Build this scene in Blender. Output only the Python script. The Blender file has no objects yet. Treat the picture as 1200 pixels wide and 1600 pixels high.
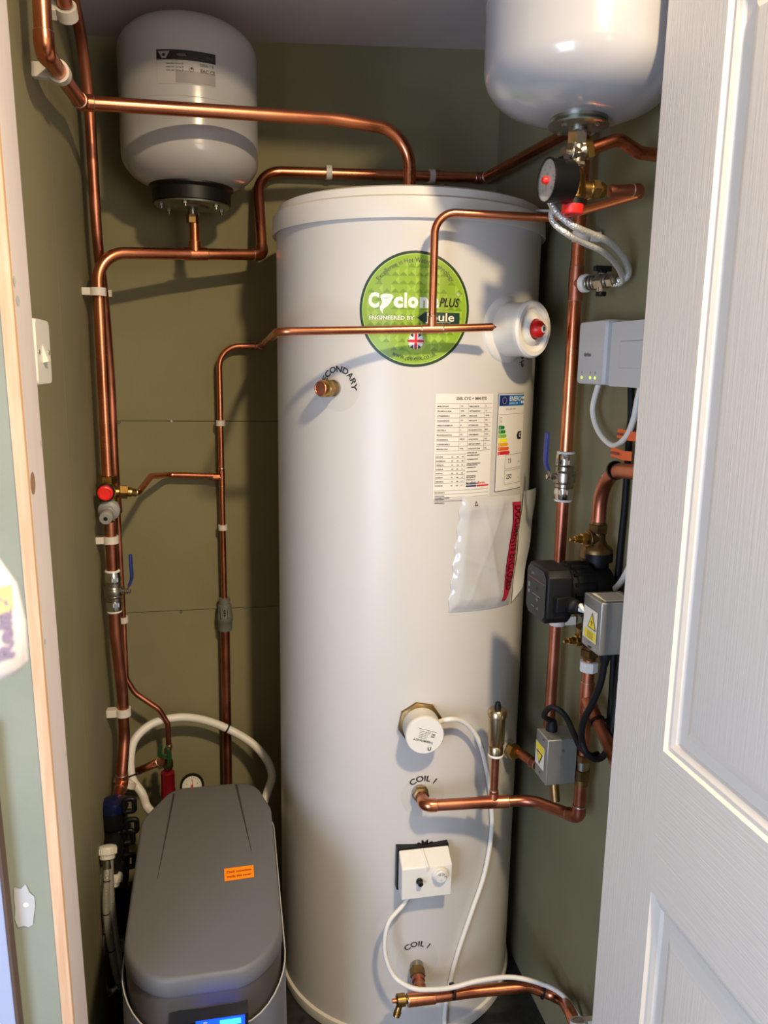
import bpy, math, random
import numpy as np
from mathutils import Vector, Matrix
random.seed(7)
R_ = math.radians
sc = bpy.context.scene
COL = sc.collection
V = Vector

# ------------------------------------------------------------------ camera
F = 1229.756                                   # focal length in pixels of the 1200x1600 frame
RM = Matrix(((0.98018074, -0.02118757, 0.19696903), (-0.19746624, -0.18429080, 0.96283123), (0.01589953, -0.98264337, -0.18482212)))
CAM = V((0, 0, 1.441))
cd = bpy.data.cameras.new('camera'); cam = bpy.data.objects.new('camera', cd); COL.objects.link(cam)
cx, cy, cz = RM @ V((1, 0, 0)), RM @ V((0, -1, 0)), RM @ V((0, 0, -1))
cam.matrix_world = Matrix(((cx.x, cy.x, cz.x, CAM.x), (cx.y, cy.y, cz.y, CAM.y), (cx.z, cy.z, cz.z, CAM.z), (0, 0, 0, 1)))
cd.sensor_fit = 'VERTICAL'; cd.sensor_height = 7.3; cd.lens = 7.3 * F / 1600
cd.dof.use_dof = True; cd.dof.focus_distance = 1.5; cd.dof.aperture_fstop = cd.lens / 3.0
cd.clip_start = 0.02
sc.camera = cam
sc.view_settings.view_transform = 'Standard'; sc.view_settings.look = 'None'
sc.view_settings.gamma = 1; sc.view_settings.use_curve_mapping = False
sc.view_settings.exposure = 0.12

# ------------------------------------------------------------------ light
w = bpy.data.worlds.new('world'); sc.world = w; w.use_nodes = True
w.node_tree.nodes['Background'].inputs[0].default_value = (0.30, 0.30, 0.34, 1)
w.node_tree.nodes['Background'].inputs[1].default_value = 0.6
def area(name, loc, target, size, power, col, shape='DISK', size_y=None):
    l = bpy.data.lights.new(name, 'AREA'); l.energy = power; l.color = col; l.shape = shape; l.size = size
    if size_y: l.size_y = size_y
    o = bpy.data.objects.new(name, l); COL.objects.link(o); o.location = loc
    o.rotation_euler = (V(target) - V(loc)).to_track_quat('-Z', 'Y').to_euler(); return o
area('hall_ceiling_lamp', (0.45, 0.0, 2.36), (0.42, 0.35, 0), 0.12, 42, (1.0, 0.78, 0.48))
area('daylight_window', (-1.35, -.62, .95), (0.5, .75, 0.7), 1.2, 62, (0.60, 0.74, 1.0), 'RECTANGLE', 1.3)
area('added_hall_fill', (.95, -1.45, 1.45), (-.25, 1.4, 1.1), 0.9, 19, (1.0, 0.93, 0.84), 'RECTANGLE', 1.2)  # added fill, no window here; lightens the left wall, door and lining

# ------------------------------------------------------------------ pixel -> place
def ray(u, v): return RM @ V((u - 600, v - 800, F))
def pX(u, v, x): d = ray(u, v); return CAM + d * ((x - CAM.x) / d.x)
def pY(u, v, y): d = ray(u, v); return CAM + d * ((y - CAM.y) / d.y)
def pZ(u, v, z): d = ray(u, v); return CAM + d * ((z - CAM.z) / d.z)
AX = V((.388, 1.688, 0)); CR = .275
def pC(u, v, r=CR):
    d = ray(u, v); a = d.x**2 + d.y**2; b = -2 * (d.x * AX.x + d.y * AX.y); c = AX.x**2 + AX.y**2 - r * r
    return CAM + d * ((-b - math.sqrt(max(b * b - 4 * a * c, 0))) / (2 * a))
def cyl(az, z, r=CR): a = R_(az); return V((AX.x + r * math.sin(a), AX.y - r * math.cos(a), z))
XL, XR, YB = -.275, .675, 1.973               # the closet's side walls and back wall
WL, WR, WB = XL + .03, .633, YB - .03    # pipe centres clipped off those walls
YG = 1.16
YF = .985                                       # plane of the door opening

# ------------------------------------------------------------------ materials
def lin(c): return tuple(((x / 255) / 12.92 if x / 255 <= .04045 else ((x / 255 + .055) / 1.055) ** 2.4) for x in c) + (1,)
MATS = {}
def mat(name, rgb, rough=.5, metal=0, noise=0, nscale=20, bump=0, bscale=60, coat=0, emit=None, estr=0, alpha=1, trans=0, stretch=None, spec=.5, rvar=0, tint=None):
    m = bpy.data.materials.new(name); m.use_nodes = True; nt = m.node_tree; b = nt.nodes['Principled BSDF']; L = nt.links.new
    col = lin(rgb)
    b.inputs['Base Color'].default_value = col; b.inputs['Roughness'].default_value = rough; b.inputs['Metallic'].default_value = metal
    b.inputs['Coat Weight'].default_value = coat; b.inputs['Alpha'].default_value = alpha; b.inputs['Transmission Weight'].default_value = trans
    b.inputs['Specular IOR Level'].default_value = spec
    if emit: b.inputs['Emission Color'].default_value = lin(emit); b.inputs['Emission Strength'].default_value = estr
    tc = nt.nodes.new('ShaderNodeTexCoord'); mp = nt.nodes.new('ShaderNodeMapping'); L(tc.outputs['Object'], mp.inputs[0])
    if stretch: mp.inputs['Scale'].default_value = stretch
    if noise or rvar:
        n = nt.nodes.new('ShaderNodeTexNoise'); n.inputs['Scale'].default_value = nscale; n.inputs['Detail'].default_value = 6
        L(mp.outputs[0], n.inputs[0])
        if noise:
            mx = nt.nodes.new('ShaderNodeMix'); mx.data_type = 'RGBA'
            t = lin(tint) if tint else tuple(c * (1 - noise) for c in col[:3]) + (1,)
            mx.inputs[6].default_value = t
            mx.inputs[7].default_value = col if tint else tuple(min(c * (1 + noise), 1) for c in col[:3]) + (1,)
            cr = nt.nodes.new('ShaderNodeValToRGB'); cr.color_ramp.elements[0].position = .35; cr.color_ramp.elements[1].position = .65
            L(n.outputs[0], cr.inputs[0]); L(cr.outputs[0], mx.inputs[0]); L(mx.outputs[2], b.inputs['Base Color'])
        if rvar:
            mr = nt.nodes.new('ShaderNodeMapRange'); mr.inputs[3].default_value = rough - rvar; mr.inputs[4].default_value = rough + rvar
            mr.inputs[1].default_value = .3; mr.inputs[2].default_value = .7
            L(n.outputs[0], mr.inputs[0]); L(mr.outputs[0], b.inputs['Roughness'])
    if bump:
        n2 = nt.nodes.new('ShaderNodeTexNoise'); n2.inputs['Scale'].default_value = bscale; n2.inputs['Detail'].default_value = 4
        bp = nt.nodes.new('ShaderNodeBump'); bp.inputs['Strength'].default_value = bump; bp.inputs['Distance'].default_value = .002
        L(mp.outputs[0], n2.inputs[0]); L(n2.outputs[0], bp.inputs['Height']); L(bp.outputs[0], b.inputs['Normal'])
    MATS[name] = m; return m
mat('plasterboard', (134, 127, 95), .9, noise=.10, nscale=3, bump=.15, bscale=180, tint=(122, 116, 85))
mat('plasterboard_front', (148, 153, 140), .85, noise=.1, nscale=6, bump=.1, bscale=150, tint=(138, 144, 130))
mat('ceiling_plaster', (206, 196, 196), .95, noise=.05, nscale=4, bump=.4, bscale=30)
mat('hall_paint', (176, 172, 168), .9)
mat('floor_vinyl', (44, 44, 44), .45, noise=1, nscale=55, tint=(30, 30, 31), bump=.2, bscale=70)
mat('gap_dark', (30, 28, 20), .95)
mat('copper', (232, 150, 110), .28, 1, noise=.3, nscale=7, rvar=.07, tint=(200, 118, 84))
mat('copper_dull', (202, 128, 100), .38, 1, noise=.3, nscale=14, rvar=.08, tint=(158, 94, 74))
mat('solder', (205, 196, 180), .35, 1)
mat('brass', (196, 156, 84), .3, 1, noise=.2, nscale=30, tint=(150, 116, 66))
mat('brass_pale', (190, 170, 134), .28, 1)
mat('brass_dull', (150, 122, 78), .42, 1, noise=.25, nscale=30, tint=(112, 88, 58))
mat('nickel', (168, 162, 150), .3, 1, rvar=.08, nscale=40)
mat('chrome', (215, 213, 208), .12, 1)
mat('zinc', (150, 152, 142), .38, 1, noise=.15, nscale=30)
mat('tank_enamel', (176, 175, 178), .22, coat=.4, noise=.02, nscale=3)
mat('cylinder_steel', (204, 200, 195), .36, bump=.06, bscale=14, noise=.02, nscale=2)
mat('lid_plastic', (212, 206, 196), .4)
mat('white_plastic', (226, 222, 214), .38)
mat('white_plastic_grey', (196, 196, 196), .4)
mat('clip_plastic', (214, 206, 196), .5)
mat('cable_white', (224, 220, 212), .42)
mat('black_plastic', (15, 15, 17), .45, spec=.3)
mat('black_rubber', (12, 12, 15), .6, spec=.3)
mat('pump_black', (13, 13, 15), .5, spec=.25)
mat('pump_face', (44, 44, 48), .5, spec=.3)
mat('grey_plastic', (150, 148, 144), .45)
mat('coupling_grey', (104, 106, 100), .5)
mat('silver_box', (158, 160, 160), .42, .75, rvar=.06, nscale=50)
mat('red_plastic', (196, 22, 20), .35)
mat('red_bright', (236, 40, 34), .4)
mat('red_dark', (112, 10, 22), .3)
mat('blue_lever', (26, 46, 128), .4)
mat('navy_cap', (10, 20, 62), .3)
mat('green_lever', (24, 80, 40), .4)
mat('softener_lid', (94, 94, 96), .5, bump=.1, bscale=250, spec=.4)
mat('softener_band', (66, 61, 57), .5)
mat('softener_body', (92, 93, 100), .42)
mat('softener_groove', (46, 43, 42), .7)
mat('softener_trim', (168, 166, 162), .35)
mat('display_black', (6, 6, 12), .12, coat=.6)
mat('display_blue', (20, 60, 255), .3, emit=(10, 60, 255), estr=2.5)
mat('display_cyan', (60, 200, 255), .3, emit=(60, 170, 255), estr=2.0)
mat('orange_sticker', (250, 140, 20), .45)
mat('orange_tag', (232, 92, 28), .45)
mat('ink', (22, 18, 18), .6)
mat('ink_grey', (120, 116, 112), .6)
mat('ink_soft', (84, 76, 74), .6)
mat('sticker_white', (228, 222, 212), .5)
mat('sticker_clear', (224, 220, 214), .28, alpha=.22)
mat('label_grey', (170, 168, 168), .5)
mat('label_grey_dark', (138, 134, 134), .5)
mat('badge_dark', (20, 52, 22), .4)
mat('badge_green', (138, 170, 42), .35)
mat('badge_green_a', (112, 146, 26), .35)
mat('badge_green_b', (156, 186, 62), .35)
mat('badge_rim', (176, 200, 90), .35)
mat('badge_white', (238, 236, 222), .4)
mat('badge_pine', (14, 52, 42), .4)
mat('flag_blue', (30, 34, 90), .4)
mat('flag_red', (206, 30, 60), .4)
mat('eu_blue', (20, 40, 110), .45)
mat('energy_blue', (30, 110, 178), .45)
for i, c in enumerate([(0, 112, 50), (30, 140, 55), (130, 180, 50), (244, 226, 20), (232, 160, 30), (222, 92, 30), (210, 30, 36)]): mat('energy_%d' % i, c, .5)
mat('warn_yellow', (238, 214, 30), .45)
mat('pouch_film', (212, 212, 214), .16, alpha=.72, bump=.5, bscale=25, spec=.8)
mat('pouch_band', (176, 30, 60), .35)
mat('pouch_ink', (70, 6, 16), .5)
mat('pouch_edge', (222, 220, 212), .3)
mat('led_green', (190, 220, 60), .3, emit=(190, 240, 60), estr=2.5)
mat('glass', (255, 255, 255), .05, trans=1, alpha=.35)
mat('gauge_face', (206, 202, 192), .5)
mat('timber', (220, 188, 156), .7, noise=.2, nscale=10, stretch=(14, 14, .7), tint=(206, 164, 130), bump=.1)
mat('lining_paint', (226, 216, 216), .6, noise=.06, nscale=5, stretch=(3, 3, .6), tint=(216, 204, 204))
mat('knot', (150, 118, 92), .7)
mat('bottle_white', (224, 220, 224), .35)
mat('bottle_ink', (142, 132, 170), .5)
mat('bottle_yellow', (232, 222, 150), .5)
mat('cap_clear', (196, 196, 182), .25)
mat('pale_blue', (168, 180, 214), .6)
mat('brown_edge', (92, 74, 66), .7)
mat('filler_patch', (188, 190, 192), .7)
# braided stainless steel: fine diagonal weave as bump
def braid(name):
    m = mat(name, (214, 212, 206), .34, .6); nt = m.node_tree; L = nt.links.new; b = nt.nodes['Principled BSDF']
    tc = nt.nodes.new('ShaderNodeTexCoord'); ck = nt.nodes.new('ShaderNodeTexVoronoi'); ck.inputs['Scale'].default_value = 420
    bp = nt.nodes.new('ShaderNodeBump'); bp.inputs['Strength'].default_value = .8; bp.inputs['Distance'].default_value = .001
    L(tc.outputs['Object'], ck.inputs[0]); L(ck.outputs[0], bp.inputs['Height']); L(bp.outputs[0], b.inputs['Normal'])
braid('steel_braid')
# painted door with moulded wood grain running up the stiles (object z) or along the rails (object y)
def grain(name, stretch):
    m = mat(name, (228, 220, 210), .42); nt = m.node_tree; L = nt.links.new; b = nt.nodes['Principled BSDF']
    tc = nt.nodes.new('ShaderNodeTexCoord'); mp = nt.nodes.new('ShaderNodeMapping'); mp.inputs['Scale'].default_value = stretch
    n = nt.nodes.new('ShaderNodeTexNoise'); n.inputs['Scale'].default_value = 100; n.inputs['Detail'].default_value = 3
    bp = nt.nodes.new('ShaderNodeBump'); bp.inputs['Strength'].default_value = .35; bp.inputs['Distance'].default_value = .0015
    L(tc.outputs['Object'], mp.inputs[0]); L(mp.outputs[0], n.inputs[0]); L(n.outputs[0], bp.inputs['Height']); L(bp.outputs[0], b.inputs['Normal'])
grain('door_grain_upright', (1, 4.5, .10)); grain('door_grain_level', (1, .10, 4.5)); grain('door_plain', (1, .6, .6))

# ------------------------------------------------------------------ mesh helper
def axis(o, d, up=(0, 0, 1)):
    z = V(d).normalized(); u = V(up)
    if abs(z.dot(u.normalized())) > .98: u = V((0, 1, 0)) if abs(z.y) < .9 else V((1, 0, 0))
    x = u.cross(z).normalized(); y = z.cross(x)
    return Matrix(((x.x, y.x, z.x, o[0]), (x.y, y.y, z.y, o[1]), (x.z, y.z, z.z, o[2]), (0, 0, 0, 1)))
def path(pts, fil=.02, seg=8):
    pts = [V(p) for p in pts]; n = len(pts)
    if n < 3: return pts
    if not isinstance(fil, (list, tuple)): fil = [fil] * (n - 2)
    fil = list(fil) + [.01] * n
    out = [pts[0]]
    for i in range(1, n - 1):
        p = pts[i]; a = (pts[i - 1] - p); b = (pts[i + 1] - p); la, lb = a.length, b.length; a.normalize(); b.normalize()
        ang = a.angle(b)
        if ang > R_(176) or fil[i - 1] <= 0: out.append(p); continue
        t = min(fil[i - 1] / math.tan(ang / 2), la * .49 if i > 1 else la * .98, lb * .49 if i < n - 2 else lb * .98)
        r = t * math.tan(ang / 2); c = p + (a + b).normalized() * (r / math.sin(ang / 2))
        s, e = p + a * t - c, p + b * t - c; k = max(3, int(seg * (math.pi - ang) / 1.2) + 2)
        tot = s.angle(e); ax = s.cross(e).normalized()
        for j in range(k + 1): out.append(c + Matrix.Rotation(tot * j / k, 3, ax) @ s)
    out.append(pts[-1]); return out
def spline(pts, k=8):
    P = [V(p) for p in pts]; P = [P[0] * 2 - P[1]] + P + [P[-1] * 2 - P[-2]]; out = []
    for i in range(1, len(P) - 2):
        for j in range(k):
            t = j / k; a, b, c, d = P[i - 1:i + 3]
            out.append(.5 * ((2 * b) + (c - a) * t + (2 * a - 5 * b + 4 * c - d) * t * t + (-a + 3 * b - 3 * c + d) * t**3))
    out.append(P[-2]); return out
class MB:
    def __init__(s): s.v = []; s.f = []; s.m = []; s.names = []; s.M = Matrix()
    def mi(s, n):
        if n not in s.names: s.names.append(n)
        return s.names.index(n)
    def add(s, vs, fs, m):
        b = len(s.v); s.v += [s.M @ V(v) for v in vs]; k = s.mi(m)
        for f in fs: s.f.append(tuple(b + i for i in f)); s.m.append(k)
        return s
    def box(s, c, d, m):
        x, y, z = c; a, b, e = d[0] / 2, d[1] / 2, d[2] / 2
        vs = [(x + i * a, y + j * b, z + k * e) for i in (-1, 1) for j in (-1, 1) for k in (-1, 1)]
        return s.add(vs, [(0, 1, 3, 2), (4, 6, 7, 5), (0, 4, 5, 1), (2, 3, 7, 6), (0, 2, 6, 4), (1, 5, 7, 3)], m)
    def prism(s, out, z0, z1, m, m_top=None):
        n = len(out); vs = [(x, y, z0) for x, y in out] + [(x, y, z1) for x, y in out]
        s.add(vs, [(i, (i + 1) % n, n + (i + 1) % n, n + i) for i in range(n)] + [tuple(range(n))[::-1]], m)
        return s.add([(x, y, z1) for x, y in out], [tuple(range(n))], m_top or m)
    def loft(s, rings, m, cap0=True, cap1=True, closed=True):
        n = len(rings[0]); vs = [p for r in rings for p in r]; fs = []
        for i in range(len(rings) - 1):
            for j in range(n if closed else n - 1):
                a, b = i * n + j, i * n + (j + 1) % n; fs.append((a, b, b + n, a + n))
        if cap0: fs.append(tuple(range(n))[::-1])
        if cap1: fs.append(tuple(range((len(rings) - 1) * n, len(rings) * n)))
        return s.add(vs, fs, m)
    def lathe(s, prof, m, seg=32):
        rings = [[(r * math.cos(2 * math.pi * i / seg), r * math.sin(2 * math.pi * i / seg), z) for i in range(seg)] for r, z in prof]
        return s.loft(rings, m, prof[0][0] > 1e-6, prof[-1][0] > 1e-6)
    def cyl(s, r, z0, z1, m, seg=28, bev=0):
        if bev: return s.lathe([(r - bev, z0), (r, z0 + bev), (r, z1 - bev), (r - bev, z1)], m, seg)
        return s.lathe([(r, z0), (r, z1)], m, seg)
    def hex(s, r, z0, z1, m, n=6, rot=0):
        c = .12 * r
        def ring(q, z): return [(q * math.cos(2 * math.pi * i / n + rot), q * math.sin(2 * math.pi * i / n + rot), z) for i in range(n)]
        return s.loft([ring(r - c, z0), ring(r, z0 + c * .6), ring(r, z1 - c * .6), ring(r - c, z1)], m)
    def torus(s, R, r, m, z=0, seg=32, k=10):
        vs = [((R + r * math.cos(b)) * math.cos(a), (R + r * math.cos(b)) * math.sin(a), z + r * math.sin(b)) for a in np.linspace(0, 2 * math.pi, seg, False) for b in np.linspace(0, 2 * math.pi, k, False)]
        return s.add(vs, [(i * k + j, ((i + 1) % seg) * k + j, ((i + 1) % seg) * k + (j + 1) % k, i * k + (j + 1) % k) for i in range(seg) for j in range(k)], m)
    def tube(s, pts, r, m, seg=18, caps=True):
        P = [V(p) for p in pts]; Q = [P[0]]
        for p in P[1:]:
            if (p - Q[-1]).length > 1e-5: Q.append(p)
        P = Q; rr = r if isinstance(r, list) else None
        T = [(P[min(i + 1, len(P) - 1)] - P[max(i - 1, 0)]).normalized() for i in range(len(P))]
        u = T[0].orthogonal().normalized(); rings = []
        for i, p in enumerate(P):
            if i: q = T[i - 1].rotation_difference(T[i]); u = (q @ u)
            u = (u - T[i] * u.dot(T[i])).normalized(); v = T[i].cross(u)
            q = rr[i] if rr else r
            rings.append([p + (u * math.cos(2 * math.pi * j / seg) + v * math.sin(2 * math.pi * j / seg)) * q for j in range(seg)])
        return s.loft(rings, m, caps, caps)
    def surf(s, fn, vs, fs, m, h=0):      # 2D drawing laid on a surface function fn(x, y, h)
        M = s.M; s.M = Matrix(); s.add([fn(x, y, h) for x, y in vs], fs, m); s.M = M; return s
    def quad(s, fn, x0, y0, x1, y1, m, h=0, nx=0, ny=1):
        nx = nx or max(1, min(12, int(abs(x1 - x0) / .006) + 1))
        vs = [(x0 + (x1 - x0) * i / nx, y0 + (y1 - y0) * j / ny) for i in range(nx + 1) for j in range(ny + 1)]
        fs = [(i * (ny + 1) + j, (i + 1) * (ny + 1) + j, (i + 1) * (ny + 1) + j + 1, i * (ny + 1) + j + 1) for i in range(nx) for j in range(ny)]
        return s.surf(fn, vs, fs, m, h)
    def disc(s, fn, cx_, cy_, r, m, h=0, nr=8, seg=64, r0=0):
        vs = [(cx_ + (r0 + (r - r0) * i / nr) * math.cos(2 * math.pi * j / seg), cy_ + (r0 + (r - r0) * i / nr) * math.sin(2 * math.pi * j / seg)) for i in range(nr + 1) for j in range(seg)]
        fs = [(i * seg + j, (i + 1) * seg + j, (i + 1) * seg + (j + 1) % seg, i * seg + (j + 1) % seg) for i in range(nr) for j in range(seg)]
        return s.surf(fn, vs, fs, m, h)
    def poly(s, fn, pts, m, h=0):
        import bmesh
        bm = bmesh.new(); bm.faces.new([bm.verts.new((x, y, 0)) for x, y in pts]); xs = [p[0] for p in pts]; st = .006
        for k in range(int(math.floor(min(xs) / st)), int(math.ceil(max(xs) / st)) + 1):
            bmesh.ops.bisect_plane(bm, geom=bm.verts[:] + bm.edges[:] + bm.faces[:], plane_co=(k * st, 0, 0), plane_no=(1, 0, 0))
        bm.verts.index_update(); vs = [(v.co.x, v.co.y) for v in bm.verts]; fs = [tuple(v.index for v in f.verts) for f in bm.faces]; bm.free()
        return s.surf(fn, vs, fs, m, h)
    def text(s, fn, st, x, y, size, m, h=0, align='CENTER', bold=0, shear=0, sx=1, arc=None, rot=0, down=False, fit=None):
        vs, fs = glyphs(st, size, align, bold, shear)
        if fit:
            a0, a1 = min(v[0] for v in vs), max(v[0] for v in vs); vs = [(fit[0] + (v[0] - a0) / (a1 - a0) * (fit[1] - fit[0]), v[1]) for v in vs]; sx = 1
        out = []
        for a, b in vs:
            a *= sx
            if arc:
                R0, th0 = arc; th = th0 + a / R0 * (1 if not down else 1)
                if not down: a, b = (R0 + b) * math.sin(th), (R0 + b) * math.cos(th)
                else: a, b = (R0 - b) * math.sin(th), -(R0 - b) * math.cos(th)
            elif rot: a, b = a * math.cos(rot) - b * math.sin(rot), a * math.sin(rot) + b * math.cos(rot)
            out.append((x + a, y + b))
        return s.surf(fn, out, fs, m, h)
    def build(s, name, parent=None, bevel=0, kind=None, smooth=38, label=None, recalc=True):
        if parent is None:
            xs = np.array([tuple(v) for v in s.v]); org = V(((xs[:, 0].min() + xs[:, 0].max()) / 2, (xs[:, 1].min() + xs[:, 1].max()) / 2, xs[:, 2].min()))
        else:
            q = parent
            while q.parent: q = q.parent
            org = V(q.location)
        me = bpy.data.meshes.new(name); me.from_pydata([v - org for v in s.v], [], s.f)
        for n in s.names: me.materials.append(MATS[n])
        me.polygons.foreach_set('material_index', s.m)
        if recalc:
            import bmesh
            bm = bmesh.new(); bm.from_mesh(me); bmesh.ops.recalc_face_normals(bm, faces=bm.faces); bm.to_mesh(me); bm.free()
        me.polygons.foreach_set('use_smooth', [True] * len(me.polygons)); me.set_sharp_from_angle(angle=R_(smooth)); me.update()
        o = bpy.data.objects.new(name, me); COL.objects.link(o)
        if parent: o.parent = parent
        else: o.location = org
        if bevel:
            b = o.modifiers.new('bevel', 'BEVEL'); b.width = bevel; b.segments = 3; b.limit_method = 'ANGLE'; b.angle_limit = R_(40)
            b.harden_normals = False
        if kind: o['kind'] = kind
        if label: o['label'] = label
        return o
_g = {}
def glyphs(st, size, align, bold, shear):
    key = (st, size, align, bold, shear)
    if key not in _g:
        c = bpy.data.curves.new('t', 'FONT'); c.body = st; c.size = size; c.align_x = align; c.offset = bold; c.shear = shear; c.resolution_u = 3
        o = bpy.data.objects.new('t', c); COL.objects.link(o); bpy.context.view_layer.update()
        me = o.evaluated_get(bpy.context.evaluated_depsgraph_get()).to_mesh()
        _g[key] = ([(v.co.x, v.co.y) for v in me.vertices], [tuple(p.vertices) for p in me.polygons])
        bpy.data.objects.remove(o); bpy.data.curves.remove(c)
    return _g[key]
def plane(o, ex, ey):
    o, ex, ey = V(o), V(ex).normalized(), V(ey).normalized(); n = ex.cross(ey)
    return lambda x, y, h: o + ex * x + ey * y + n * h
def onC(az0, z0, r=CR): return lambda x, y, h: cyl(az0 + math.degrees(x / r), z0 + y, r + h + .0006)
def tag(o, label, cat, group=None):
    o['label'] = label; o['category'] = cat
    if group: o['group'] = group
    return o
def thing(name, label, cat, loc, group=None):
    o = bpy.data.objects.new(name, None); COL.objects.link(o); o.location = V(loc); o.empty_display_size = .02
    bpy.context.view_layer.update(); return tag(o, label, cat, group)
def lathe_part(name, parent, o, d, prof, m, seg=32, up=(0, 0, 1), **k):
    b = MB(); b.M = axis(o, d, up); b.lathe(prof, m, seg); return b.build(name, parent, **k)

# ================================================================== the setting
def struct(name, c, d, m, bevel=0): return MB().box(c, d, m).build(name, None, bevel, 'structure')
CZ = 2.15
seams = [0, pY(300, 953, YB).z, pY(300, 658, YB).z, 2.4]
b = MB()
for i in range(3): b.box(((XL + XR) / 2, YB + .006, (seams[i] + seams[i + 1]) / 2), (XR - XL + .1, .012, seams[i + 1] - seams[i] - .0016), 'plasterboard')
b.box(((XL + XR) / 2, YB + .03, 1.2), (XR - XL + .1, .03, 2.4), 'gap_dark')
b.build('wall_back', kind='structure')
b = MB(); ys = [1.073, pX(95, 500, XL).y, YB + .012]
for i in range(2): b.box((XL - .006, (ys[i] + ys[i + 1]) / 2, 1.2), (.012, ys[i + 1] - ys[i] - .0012, 2.4), 'plasterboard')
b.box((XL - .03, 1.56, 1.2), (.03, .86, 2.4), 'gap_dark')
b.build('wall_left', kind='structure')
struct('wall_right', (XR + .02, (YF + YB) / 2 + .03, 1.2), (.04, YB - YF, 2.4), 'plasterboard')
# closet ceiling: a slightly tilted sheet of plaster
cl = [pY(195, 58, YB), pY(760, 78, YB)]
sl = (cl[1].z - cl[0].z) / (cl[1].x - cl[0].x); zc = lambda x: cl[0].z + sl * (x - cl[0].x)
b = MB(); vs = []
for (x, y) in ((XL - .04, YF + .06), (XR + .04, YF + .06), (XR + .04, YB + .01), (XL - .04, YB + .01)): vs += [(x, y, zc(x)), (x, y, zc(x) + .04)]
b.add(vs, [(0, 2, 4, 6), (1, 7, 5, 3), (0, 1, 3, 2), (2, 3, 5, 4), (4, 5, 7, 6), (6, 7, 1, 0)], 'ceiling_plaster'); b.build('ceiling', kind='structure')
struct('floor', (.2, .2, -.02), (3.4, 3.7, .04), 'floor_vinyl')
# front wall around the opening, facing the hall
DX = .56
YJ = 1.072                                     # back edge of the door lining
b = MB(); b.box((1.145, YF + .03, 1.2), (1.07, .06, 2.42), 'hall_paint'); b.box((.18, YF + .03, 2.28), (.86, .06, .26), 'hall_paint'); b.build('wall_front_right', kind='structure')
b = MB(); b.box((.2, -1.6, 1.2), (3.4, .04, 2.44), 'hall_paint'); b.box((-1.5, -.3, 1.2), (.04, 2.6, 2.44), 'hall_paint'); b.box((1.66, -.3, 1.2), (.04, 2.6, 2.44), 'hall_paint')
b.build('wall_hall', kind='structure')
struct('ceiling_hall', (.08, -.3, 2.44), (3.2, 2.68, .04), 'hall_paint')
# door lining at the left of the opening, slightly out of plumb: bare timber front edge, painted inner face
XI = lambda z: -.2275 + (1.25 - z) * .0145
def lean_box(b, xa, xb_, ya, yb_, m, n=1):
    vs = []
    for z in (0.0, 2.4):
        for xx, yy in ((xa, ya), (xb_, ya), (xb_, yb_), (xa, yb_)): vs.append((XI(z) + xx, yy, z))
    b.add(vs, [(0, 3, 2, 1), (4, 5, 6, 7), (0, 1, 5, 4), (1, 2, 6, 5), (2, 3, 7, 6), (3, 0, 4, 7)], m)
b = MB(); lean_box(b, -1.42, -.0145, YF + .001, YJ, 'plasterboard_front'); b.build('wall_front', kind='structure')
b = MB(); lean_box(b, -.0145, 0, YF - .001, YF + .010, 'timber'); b.build('trim_1', kind='structure', bevel=.001)
b = MB(); lean_box(b, -.0145, 0, YF + .010, YJ, 'lining_paint')
fr = lambda x, y, h: V((XI(y) + h, x, y))
for u, v, rx, rz in ((52, 755, .012, .014), (72, 690, .005, .004), (67, 1003, .004, .004), (100, 1170, .006, .003), (28, 440, .005, .006), (33, 470, .009, .006)):
    p = pX(u, v, -.2275); p.y = max(YF + rx, min(YJ - rx, p.y))
    b.poly(fr, [(p.y + rx * math.cos(a), p.z + rz * math.sin(a)) for a in np.linspace(0, 2 * math.pi, 14, False)], 'knot' if v == 755 else 'filler_patch', .0004)
b.build('trim_2', kind='structure', bevel=.0012)
# filler patch with a screw on the plasterboard left of the lining
sp = pY(64, 1415, YF); fp = plane(sp + V((-.02, -.0005, 0)), (1, 0, 0), (0, 0, 1)); b = MB()
rr = [1, 1.1, .9, 1.15, .95, 1.3, 1.0, .85, 1.1, 1.2, .9, 1.0, 1.1, .9]
b.poly(fp, [(.013 * q * math.cos(a), .03 * q * math.sin(a)) for q, a in zip(rr, np.linspace(0, 2 * math.pi, 14, False))], 'filler_patch')
b.disc(fp, .002, .004, .0035, 'badge_white', .0004, 2, 16)
tag(b.build('filler_patch'), 'pale filler patch over a screw on the green board left of the door lining', 'filler patch')

# ================================================================== the open door
door = thing('panel_door', 'white moulded panel door standing open at the right of the closet', 'door', (DX + .018, YF - .38, .008))
DY1, DY0, DZ0, DZ1 = pX(985, 800, DX).y, pX(985, 800, DX).y - .75, .008, 2.0
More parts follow.
